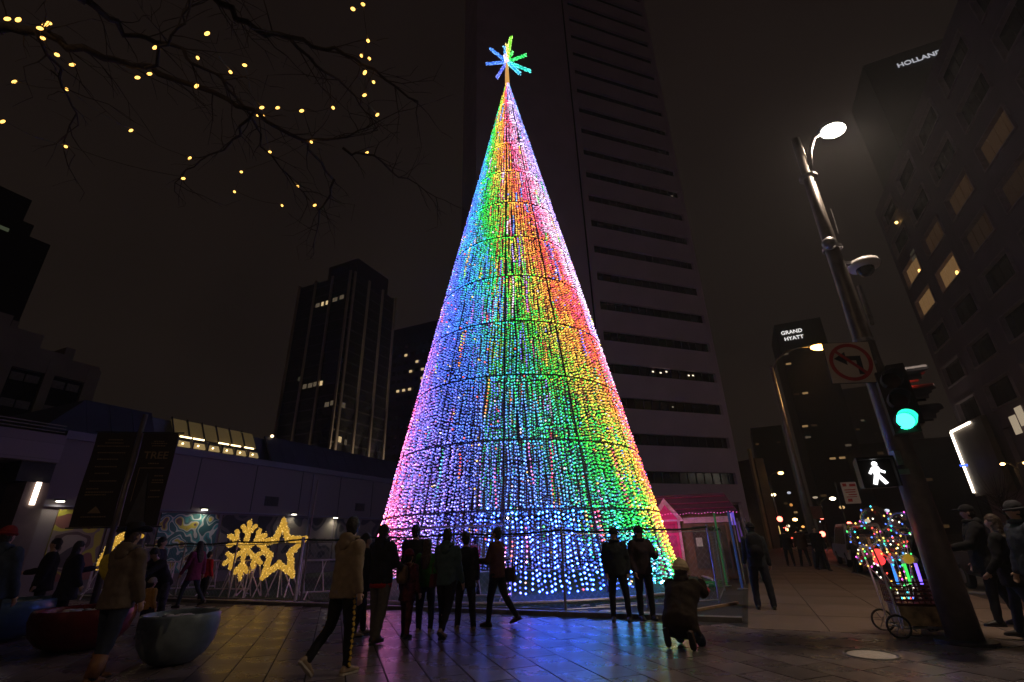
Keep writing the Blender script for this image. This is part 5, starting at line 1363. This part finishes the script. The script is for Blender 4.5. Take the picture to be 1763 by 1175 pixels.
        for r_, dz in ((.092, -.008), (.14, -.004), (.19, 0), (.19, .008), (.14, .006), (.092, .006)):
            for j in range(n):
                a = 2 * math.pi * j / n; lift = .055 * (abs(math.cos(a)) ** 2) * ((r_ - .092) / .098) ** 1.3 - .02 * abs(math.sin(a)) * (r_ - .092) / .098
                vs.append(hc + HM @ V((r_ * math.cos(a) * .95, r_ * math.sin(a) * 1.12, dz + lift)) * hk)
        fs = [(i * n + j, i * n + (j + 1) % n, ((i + 1) % 6) * n + (j + 1) % n, ((i + 1) % 6) * n + j) for i in range(6) for j in range(n)]
        MB().add(vs, fs).build("hat_brim", hatm, root, smooth=True)
    # shoes
    for s, c in ((-1, 'L'), (1, 'R')):
        an = J['ank' + c]; toe = J['toe' + c]; upv = V((0, -toe.z, toe.y)); base = an - upv * .075 * k
        S_ = MB(); rg = []
        for yy, w_, hh in ((-.075, .026, .05), (-.05, .036, .085), (0, .038, .095), (.06, .043, .075), (.12, .048, .055), (.165, .04, .04), (.19, .018, .022)):
            rg.append((base + toe * yy * k + upv * (hh / 2 + .012) * k, X, upv, w_ * k, hh / 2 * k))
        S_.loft(rg, 12); o = S_.build("shoe", shoe, root, smooth=True)
        So = MB(); out = [(-.032, -.07), (-.036, 0), (-.046, .1), (-.038, .165), (0, .195), (.038, .165), (.046, .1), (.036, 0), (.032, -.07), (0, -.085)]
        n = len(out); vs = [base + X * a * k + toe * b_ * k + upv * z * k for z in (0, .022) for a, b_ in out]
        So.add(vs, [tuple(range(n)), tuple(range(2 * n - 1, n - 1, -1))] + [((i + 1) % n, i, n + i, n + (i + 1) % n) for i in range(n)]); So.build("sole", M_sole if shoe is M_shoeT else M_shoeD, o)
    return root, J, dict(pel=pel, chest=chest, neck=neck, head=head, up=up, fw=fw, k=k, shl=shl, HM=HM)

def backpack(root, I, m, sc=1.0):
    k = I['k']; c = I['chest'] - I['fw'] * .24 * k
    g = MB(); g.sph(c, (.16 * k * sc, .11 * k * sc, .24 * k * sc), 16, 12, fn=lambda q: Vector((math.copysign(abs(q.x) ** .6, q.x), math.copysign(abs(q.y) ** .7, q.y), math.copysign(abs(q.z) ** .6, q.z))))
    g.sph(c - I['fw'] * .09 * k - I['up'] * .08 * k, (.11 * k * sc, .06 * k * sc, .10 * k * sc), 12, 8)
    o = fuse(g.build("backpack", m, root), .016, 1, .015)
    for s in (-1, 1):
        MB().tube([I['shl'] + Vector((s * .1 * k, -.10 * k, .0)), I['shl'] + Vector((s * .11 * k, 0, .09 * k)), I['shl'] + Vector((s * .12 * k, .13 * k, -.02 * k)), I['chest'] + Vector((s * .14 * k, .16 * k, -.12 * k)), I['chest'] + Vector((s * .16 * k, 0, -.2 * k))], .018 * k, 6).build("strap", m, o)
def handbag(root, p, m, sc=1.0):
    o = MB().box(p, (.10 * sc, .28 * sc, .24 * sc), taper=.8).build("handbag", m, root)
    pv = Vector(p); MB().tube([pv + Vector((0, -.1, .1)), pv + Vector((0, -.06, .28)), pv + Vector((0, .06, .28)), pv + Vector((0, .1, .1))], .008, 5).build("strap", m, o)

C_blk = fab("black_cloth", (.012, .012, .014)); C_nvy = fab("navy_cloth", (.014, .017, .032)); C_jean = fab("denim", (.022, .030, .055)); C_gry = fab("grey_cloth", (.06, .058, .058))
C_char = fab("charcoal_cloth", (.028, .027, .028)); C_brn = fab("brown_cloth", (.05, .03, .02))
# near left: man in brimmed hat with yellow bundle
r, J, I = person("man in a dark wide brimmed hat with a yellow bundle under his arm", -5.27, 7.0, -12, 1.80, dict(armL=12, elbL=48, outL=16, armR=4, elbR=10, outR=10, hipL=9, hipR=-9, kneeL=5, kneeR=8, nod=0),
    "jacket", fab("taupe_jacket", (.11, .085, .07)), C_jean, mat("tan_boot", (.15, .065, .03), .6), M_hairBr, 'brim', fab("black_felt", (.012, .010, .012)), long=.05, loose=1.12, bulk=1.1, hood='down', group="people on the left plaza")
yb2 = MB().sph((-.29, .06, 1.28), (.11, .15, .21), 16, 10, M=Euler((.25, -.45, 0)).to_matrix()).build("yellow_bundle", mat("yellow_knit", (.42, .33, .03), .8, scale=20, bump=.3), r, smooth=True)
gm = MB()
for i in range(5): gm.tube([(-.33 + i * .022, .2 - i * .01, 1.02), (-.40 + i * .03, .23, .93), (-.43 + i * .035, .22, .84)], [.016, .014, .009], 6)
gm.sph((-.30, .2, 1.04), (.055, .05, .05), 10, 6); gm.build("glove", mat("yellow_glove", (.40, .25, .04), .7), r, smooth=True)
for s in ('L', 'R'): MB().tube([J['ank' + s], J['ank' + s].lerp(J['knee' + s], .55)], [.075, .09], 12).build("boot_shaft", mat("tan_boot_leg", (.15, .065, .03), .6, scale=20), r, smooth=True)
person("man in a red knit hat and dark blue jacket cut by the left edge", -7.62, 7.6, 10, 1.86, dict(armL=10, elbL=20, armR=6), "jacket", fab("slate_jacket", (.03, .045, .075)), C_blk, hat='beanie', hatm=fab("red_knit", (.20, .02, .018)), bulk=1.15, hood='down', group="people on the left plaza")
person("person in dark clothes between the red hatted man and the arch, head turned right", -10.2, 11.3, 130, 1.78, dict(armR=20, elbR=60), "coat", C_blk, C_blk, long=.1, bulk=1.15, det=.02, group="people on the left plaza")
person("long haired person in a dark hooded coat under the golden arch", -9.3, 10.9, -40, 1.7, dict(armL=30, elbL=70, armR=10), "coat", C_nvy, C_blk, long=.22, bulk=1.2, hairlong=True, hair=M_hairB, det=.02, group="people on the left plaza")
person("man in a dark blue coat just right of the hat man, walking right", -9.0, 13.0, -70, 1.82, dict(hipL=18, hipR=-18, kneeR=20, footR=-15), "coat", C_nvy, C_blk, long=.12, bulk=1.15, det=.02, group="people on the left plaza")
person("walker in a purple puffer coat and dark leggings in front of the barricades", -9.28, 15.0, 75, 1.72, dict(hipL=20, hipR=-16, kneeL=10, kneeR=25, footR=-20, armL=15, armR=-15), "coat", fab("purple_coat", (.16, .02, .08)), C_jean, long=.12, hairlong=True, loose=.85, det=.02, group="people on the left plaza")
person("child in a bright red jacket beside the purple coat walker", -9.75, 16.4, -30, 1.4, None, "jacket", fab("red_jacket", (.5, .01, .02)), C_blk, det=.02, group="people on the left plaza")
person("small child in a pale knit hat and mustard jacket behind the grey-blue planter", -7.0, 10.1, -20, .98, dict(armL=25, elbL=40), "jacket", fab("mustard_jacket", (.36, .2, .05)), C_blk, hat='beanie', hatm=fab("pale_knit", (.35, .31, .27)), det=.016, headk=1.25, group="people on the left plaza")
person("adult in dark patterned trousers reaching down to the child in the pale knit hat", -7.6, 11.3, 160, 1.62, dict(lean=32, armL=50, armR=48, elbL=12, elbR=20), "jacket", C_blk, fab("patterned_trousers", (.05, .045, .06), v=.8), det=.02, group="people on the left plaza")

# walking man in hoodie
r, J, I = person("young man in a tan hoodie and black striped track trousers, one heel lifted", -2.33, 7.12, -32, 1.84, dict(lean=3, hipL=-8, kneeL=34, footL=-45, hipR=4, kneeR=4, footR=0, armL=14, elbL=35, armR=-8, elbR=15, outL=14, nod=0, yaw=42),
    "hoodie", fab("tan_hoodie", (.24, .185, .125)), C_blk, M_shoeT, M_hairB, hood='down', long=.04, loose=.92, det=.011)
M_stripe = mat("yellow_stripe", (.55, .36, .04), .6)
for s, c in ((-1, 'L'), (1, 'R')):
    st = MB()
    for seg in (('hip', 'knee'), ('knee', 'ank')):
        a, b = J[seg[0] + c], J[seg[1] + c]; n = 7
        for i in range(n):
            p = a.lerp(b, (i + .5) / n); f = ((0 if seg[0] == 'hip' else 1) + (i + .5) / n) / 2; rad = .108 - .055 * f
            st.box(p + Vector((s * rad * I['k'] * .98, -.005, 0)), (.014, .03, .045), rx=.5 * (-1) ** i)
    st.build("side_stripe", M_stripe, r)
# group watching the tree
r, J, I = person("man in a black hooded jacket with red hem and grey trousers, centre of the crowd", -2.38, 9.15, -25, 1.80, dict(hipL=6, hipR=-8, kneeR=10, armL=20, elbL=55, armR=20, elbR=50, inL=15, inR=15), "jacket", fab("black_jacket", (.02, .02, .03)), fab("grey_trousers", (.10, .09, .085)), mat("brown_shoe", (.08, .05, .04), .6), hood='down', loose=1.15, bulk=1.1)
MB().loft([(I['pel'] + Vector((0, 0, -.16)), (1, 0, 0), (0, 1, 0), .205, .155), (I['pel'] + Vector((0, 0, -.06)), (1, 0, 0), (0, 1, 0), .208, .16)], 20).build("red_hem", fab("red_hem", (.35, .015, .015)), r, smooth=True)
person("person in all black close behind the tan hoodie walker", -2.86, 9.75, -60, 1.68, dict(hipL=8, hipR=-8), "coat", C_blk, C_blk, mat("beige_shoe", (.3, .22, .14), .6), long=.1)
person("tall person in black at the back of the crowd, head against the pink lights", -2.12, 10.7, 0, 1.83, None, "coat", C_blk, C_blk, long=.1, bulk=1.1)
r, J, I = person("child in a maroon knit hat, red patterned robe and small brown backpack", -1.98, 9.5, -25, 1.36, dict(hipL=8, hipR=-8), "robe", fab("patterned_robe", (.10, .02, .025), v=.9), fab("patterned_leggings", (.10, .03, .035), v=.9), M_shoeD, hat='beanie', hatm=fab("maroon_knit", (.12, .012, .03)), long=.12, headk=1.15)
backpack(r, I, fab("tan_pack", (.20, .13, .07)), .85)
person("long haired girl in a bright green jacket with her back to the viewer", -1.72, 9.9, -10, 1.54, None, "jacket", fab("green_jacket", (.03, .14, .02)), C_nvy, M_shoeT, M_hairBr, hairlong=True, headk=1.08)
r, J, I = person("woman in a teal-grey jacket and black leggings with a red bag at her hip", -1.24, 9.15, -18, 1.70, dict(hipL=10, kneeL=6, hipR=-20, kneeR=24, footR=-30, armL=22, elbL=45, outL=14, armR=5, elbR=15), "jacket", fab("teal_jacket", (.055, .095, .10)), C_blk, mat("pale_runner", (.35, .25, .2), .6), M_hairB, hood='down', loose=.88)
handbag(r, (-.30, .12, .88), fab("maroon_bag", (.10, .02, .02)), .85)
person("dark haired person hidden behind the woman in the teal-grey jacket", -1.0, 10.0, 15, 1.66, dict(hipL=12, hipR=-10), "coat", C_blk, C_char, M_shoeT, M_hairB, long=.1)
r, J, I = person("woman with rust brown sleeves walking left past the tree, carrying a bag", -.42, 10.42, 62, 1.74, dict(hipL=12, kneeL=6, hipR=-14, kneeR=22, footR=-20, armL=20, elbL=70, armR=8, elbR=30), "jacket", fab("rust_jacket", (.085, .035, .02)), C_blk, mat("brown_boot", (.09, .05, .03), .6), M_hairB, loose=.95)
handbag(r, (.28, -.12, .86), fab("brown_bag", (.07, .045, .04)), 1.05)
person("person inside the walk-in opening of the tree with a red scarf", -1.2, 14.6, 60, 1.62, dict(armL=40, elbL=50), "jacket", fab("dim_red", (.22, .02, .04)), C_blk, det=.02)
person("left of the two people standing side by side before the tree", 1.98, 10.62, 170, 1.66, dict(armL=-4, armR=-6, elbL=22, elbR=26, inL=22, inR=22, outL=15, outR=15, spread=7, yaw=-18, hipL=5), "jacket", fab("dark_green_jacket", (.02, .026, .026)), C_blk, hat='beanie', hatm=C_blk, hood='down', bulk=1.1)
person("right of the two people standing side by side before the tree, maroon coat", 2.50, 10.66, 190, 1.68, dict(armL=30, armR=-5, elbL=75, elbR=24, inL=30, inR=22, outL=12, outR=14, spread=4, yaw=25, lean=4), "jacket", fab("dark_maroon_jacket", (.03, .018, .02)), C_blk, hat='beanie', hatm=C_blk, hood='down', bulk=1.12)
# kneeling photographer
r, J, I = person("person in a cream knit hat kneeling on the paving to take a picture", 2.36, 8.05, -38, 1.72, dict(kneel=True, lean=34, nod=28, hipL=44, kneeL=152, footL=-72, hipR=41, kneeR=150, footR=-70, armL=60, elbL=65, armR=60, elbR=60, inL=25, inR=25, spread=10),
    "coat", fab("umber_coat", (.040, .028, .018)), C_jean, mat("tan_boot_b", (.13, .06, .03), .6), M_hairBr, 'beanie', fab("cream_knit", (.8, .66, .42)), hood='down', long=.10, bulk=1.36, headk=1.22)
MB().sph(I['head'] - I['HM'] @ Vector((0, .05, -.16)), .035, 10, 8).build("pompom", fab("cream_pompom", (.8, .66, .42)), r, smooth=True)
r, J, I = person("man in a dark jacket with a backpack standing alone on the pavement", 5.25, 11.57, -20, 1.70, dict(spread=7, armL=8, elbL=30), "jacket", fab("grey_blue_jacket", (.03, .035, .04)), fab("dark_jeans", (.022, .024, .035)), hat='beanie', hatm=C_blk, loose=1.15, hood='down')
backpack(r, I, C_blk, 1.1)
for lab, n_, t_, f_, h_, c_ in (("stroller in a dark coat, left of the pair far down the pavement", 1.55, 28.2, 0, 1.7, C_blk), ("stroller in a brown coat, right of the pair far down the pavement", 2.15, 28.0, 10, 1.74, C_brn), ("person with arms folded beside the second lamp post foot", 2.55, 25.2, 200, 1.72, C_blk),
                          ("walker in a yellow-green hat next to the pale van", 3.6, 23.6, 30, 1.68, C_char), ("walker in a maroon coat between van and lit cart", 4.1, 19.3, -10, 1.7, fab("far_maroon", (.08, .02, .03)))):
    p = S(n_, t_); person(lab, p.x, p.y, f_ - 24, h_, dict(hipL=14, hipR=-12, kneeR=14), "coat", c_, C_blk, hat='beanie' if 'yellow' in lab else None, hatm=fab("lime_knit", (.3, .32, .05)), det=.022, long=.08, group="people down the street")
person("vendor in a dark plaid jacket standing behind the cart of light-up balloons", 6.62, 8.95, 100, 1.74, dict(armL=35, elbL=45, armR=35, elbR=40), "jacket", fab("plaid_jacket", (.04, .05, .045), v=.9), C_blk, hat='cap', hatm=C_blk, hood='down', bulk=1.1, group="people at the right kerb")
person("man in a dark cap and bulky black coat just right of the signal pole", 7.95, 9.0, 60, 1.86, dict(armL=30, elbL=50, hipL=10, hipR=-12), "coat", C_blk, C_blk, hat='cap', hatm=C_blk, bulk=1.2, hood='down', long=.1, group="people at the right kerb")
person("long haired woman in a black coat and jeans near the right edge", 7.35, 7.95, 40, 1.68, dict(hipL=-14, hipR=14, armL=10, elbL=30), "coat", C_blk, C_jean, hair=M_hairBr, hairlong=True, long=.12, bulk=1.1, group="people at the right kerb")
person("person in a grey knit hat and denim jacket at the right edge", 7.12, 7.3, 75, 1.82, dict(hipL=-12, hipR=12, armL=8, elbL=15), "jacket", fab("denim_jacket", (.035, .042, .065)), C_blk, hat='beanie', hatm=fab("grey_knit", (.045, .045, .055)), hood='down', bulk=1.12, group="people at the right kerb")

# ------------------------------------------------------------------ cart with light-up balloons
ca = thing("shopping_cart", "two-wheeled wire cart with red crate loaded with toys and light-up balloons", "cart", (6.13, 8.5, 0), R_(-18))
M_red = mat("crate_red", (.10, .02, .018), .5)
MB().tube([(-.30, -.28, .12), (-.36, -.3, 1.0), (-.40, -.3, 1.25), (-.40, .3, 1.25), (-.36, .3, 1.0), (-.30, .28, .12)], .014, 8).build("handle_frame", M_white, ca)
MB().tube([(-.3, -.28, .12), (.3, -.28, .14), (.3, .28, .14), (-.3, .28, .12)], .012, 6, closed=True).build("base_frame", M_steel, ca)
for s in (-1, 1):
    for x, rr_ in ((-.36, .15), (.28, .07)):
        w = thing_w = MB().tube([(x + rr_ * math.cos(a), s * .33, rr_ + rr_ * math.sin(a)) for a in [i * math.pi / 10 for i in range(20)]], .016, 6, closed=True).build("wheel", mat("rubber", (.02, .02, .02), .7), ca, smooth=True)
        sp3 = MB()
        for i in range(6): sp3.tube([(x, s * .33, rr_), (x + rr_ * math.cos(i * 1.047), s * .33, rr_ + rr_ * math.sin(i * 1.047))], .005, 4)
        sp3.build("spokes", M_steel, w)
# cloth wrapped box under the crate
MB().box((.02, 0, .28), (.56, .48, .26)).build("cloth_box", mat("patterned_cloth", (.30, .22, .13), .8, scale=7, var=.9), ca)
cr = MB()
for z in (.44, .50, .56, .62, .68, .74):
    cr.tube([(-.28, -.24, z), (.33, -.24, z), (.33, .24, z), (-.28, .24, z)], .011, 5, closed=True)
for i in range(9):
    x = -.28 + i * .076
    for y in (-.24, .24): cr.tube([(x, y, .43), (x, y, .75)], .008, 4)
for i in range(7):
    y = -.24 + i * .08
    for x in (-.28, .33): cr.tube([(x, y, .43), (x, y, .75)], .008, 4)
cr.build("red_crate", M_red, ca)
MB().ab((-.27, -.23, .42), (.32, .23, .432)).build("crate_floor", M_red, ca)
def toy(loc, label, col, glow, shape):
    g = thing("light_toy", label, "toy", loc)
    if shape == 'wand':
        MB().tube([(0, 0, 0), (0, 0, .36)], .012, 6).build("stick", M_white, g); MB().sph((0, 0, .42), .075, 12, 8).build("globe", emi("toy_glow", col, glow), g, smooth=True)
    else:
        MB().tube([(0, 0, 0), (.0, 0, .3)], .02, 8).build("tube", emi("toy_glow", col, glow), g)
        MB().lathe([(.03, .3), (.06, .36), (.02, .42), (0, .42)], 10).build("tip", M_white, g)
cx0, cy0 = 6.13, 8.5
for dx, dy, c, gl_, sh, lab in ((-.3, .0, (1, .03, .03), 2.5, 'wand', "red glowing wand at the left side of the cart"), (-.22, .12, (1, .05, .04), 2.0, 'wand', "second red glowing wand, tucked behind the first"), (.18, -.1, (.2, .1, 1), 2.5, 'tube', "violet glowing tube toy at the right of the crate"),
                           (.05, -.15, (1, .6, .05), .25, 'wand', "round yellow toy standing in the middle of the crate"), (.15, .1, (.05, .9, .1), 1.2, 'tube', "green glowing tube toy in the crate"), (-.05, .1, (.05, .3, 1), 1.2, 'tube', "blue glowing tube toy in the crate")):
    toy((cx0 + dx, cy0 + dy, .62 + rr.random() * .1), lab, c, gl_, sh)
# balloons on sticks
mg, n2, l2, b2_ = new_mat("clear_balloon")
tr = n2.new("ShaderNodeBsdfTransparent"); gls = n2.new("ShaderNodeBsdfGlossy"); gls.inputs["Roughness"].default_value = .08
mx = n2.new("ShaderNodeMixShader"); fr_ = n2.new("ShaderNodeLayerWeight"); fr_.inputs[0].default_value = .35
mrr = n2.new("ShaderNodeMapRange"); mrr.inputs[3].default_value = .03; mrr.inputs[4].default_value = .5; l2.new(fr_.outputs[1], mrr.inputs[0]); l2.new(mrr.outputs[0], mx.inputs[0])
l2.new(tr.outputs[0], mx.inputs[1]); l2.new(gls.outputs[0], mx.inputs[2]); l2.new(mx.outputs[0], n2["Material Output"].inputs[0])
BC = [(1, .08, .05), (.05, .9, .15), (.08, .2, 1), (1, .75, .15), (.9, .1, .6), (.05, .7, .9), (1, .9, .7), (1, .55, .1)]
M_bc = [emi("balloon_led_%d" % i, c, 3.2) for i, c in enumerate(BC)]
me_led = [MB().octa((0, 0, 0), .016).mesh("led", m) for m in M_bc]
BA = [(-.42, .05, 1.42, .21, "leftmost"), (-.10, .1, 1.66, .22, "topmost"), (.24, .0, 1.58, .19, "upper right"), (-.15, -.15, 1.22, .17, "lower middle"), (.14, .12, 1.22, .17, "lower right"), (-.40, .15, 1.08, .14, "lowest left")]
for dx, dy, z, r_, lab in BA:
    g = thing("light_up_balloon", "clear balloon wound with coloured LEDs, %s on the cart" % lab, "balloon", (cx0 + dx, cy0 + dy, z), 0, "light-up balloons on the cart")
    MB().sph((0, 0, 0), r_, 24, 16).build("skin", mg, g, smooth=True)
    base = Vector((cx0 - .0 + dx * .25, cy0 + dy * .3, .5)) - Vector((cx0 + dx, cy0 + dy, z))
    MB().tube([base, (0, 0, -r_)], .006, 5).build("stick", M_white, g)
    ph = rr.random() * 6; tw2 = rr.uniform(-.6, .6); pts = []; E3 = Euler((rr.random(), rr.random(), rr.random() * 3)).to_matrix()
    for i in range(60):
        a = i * .33 + ph; zz = -1 + 2 * i / 59; q = math.sqrt(max(0, 1 - zz * zz)); pts.append(E3 @ (Vector((q * math.cos(a), q * math.sin(a), zz)) * r_ * 1.01))
    MB().tube(pts, .0022, 3).build("led_wire", mat("copper_wire", (.4, .2, .12), .4, .6), g)
    for i in range(0, 60, 4): link("led", me_led[rr.randrange(8)], g, pts[i] * 1.02)
    for i in range(6):
        f = i / 6; link("led", me_led[rr.randrange(8)], g, base.lerp(Vector((0, 0, -r_)), f) + Vector((rr.uniform(-.03, .03), -.02, 0)))

# ------------------------------------------------------------------ thin winter haze
if HAZE:
    hz = MB().ab((-160, -30, -1.2), (180, 360, 131)).build("haze", None, None, kind="stuff")
    hm = bpy.data.materials.new("haze_air"); hm.use_nodes = True; hn = hm.node_tree.nodes; hn.remove(hn["Principled BSDF"])
    pv = hn.new("ShaderNodeVolumePrincipled"); pv.inputs["Color"].default_value = (.85, .88, .95, 1); pv.inputs["Density"].default_value = .0012; pv.inputs["Anisotropy"].default_value = .45
    hm.node_tree.links.new(pv.outputs[0], hn["Material Output"].inputs["Volume"])
    hz.data.materials.clear(); hz.data.materials.append(hm)
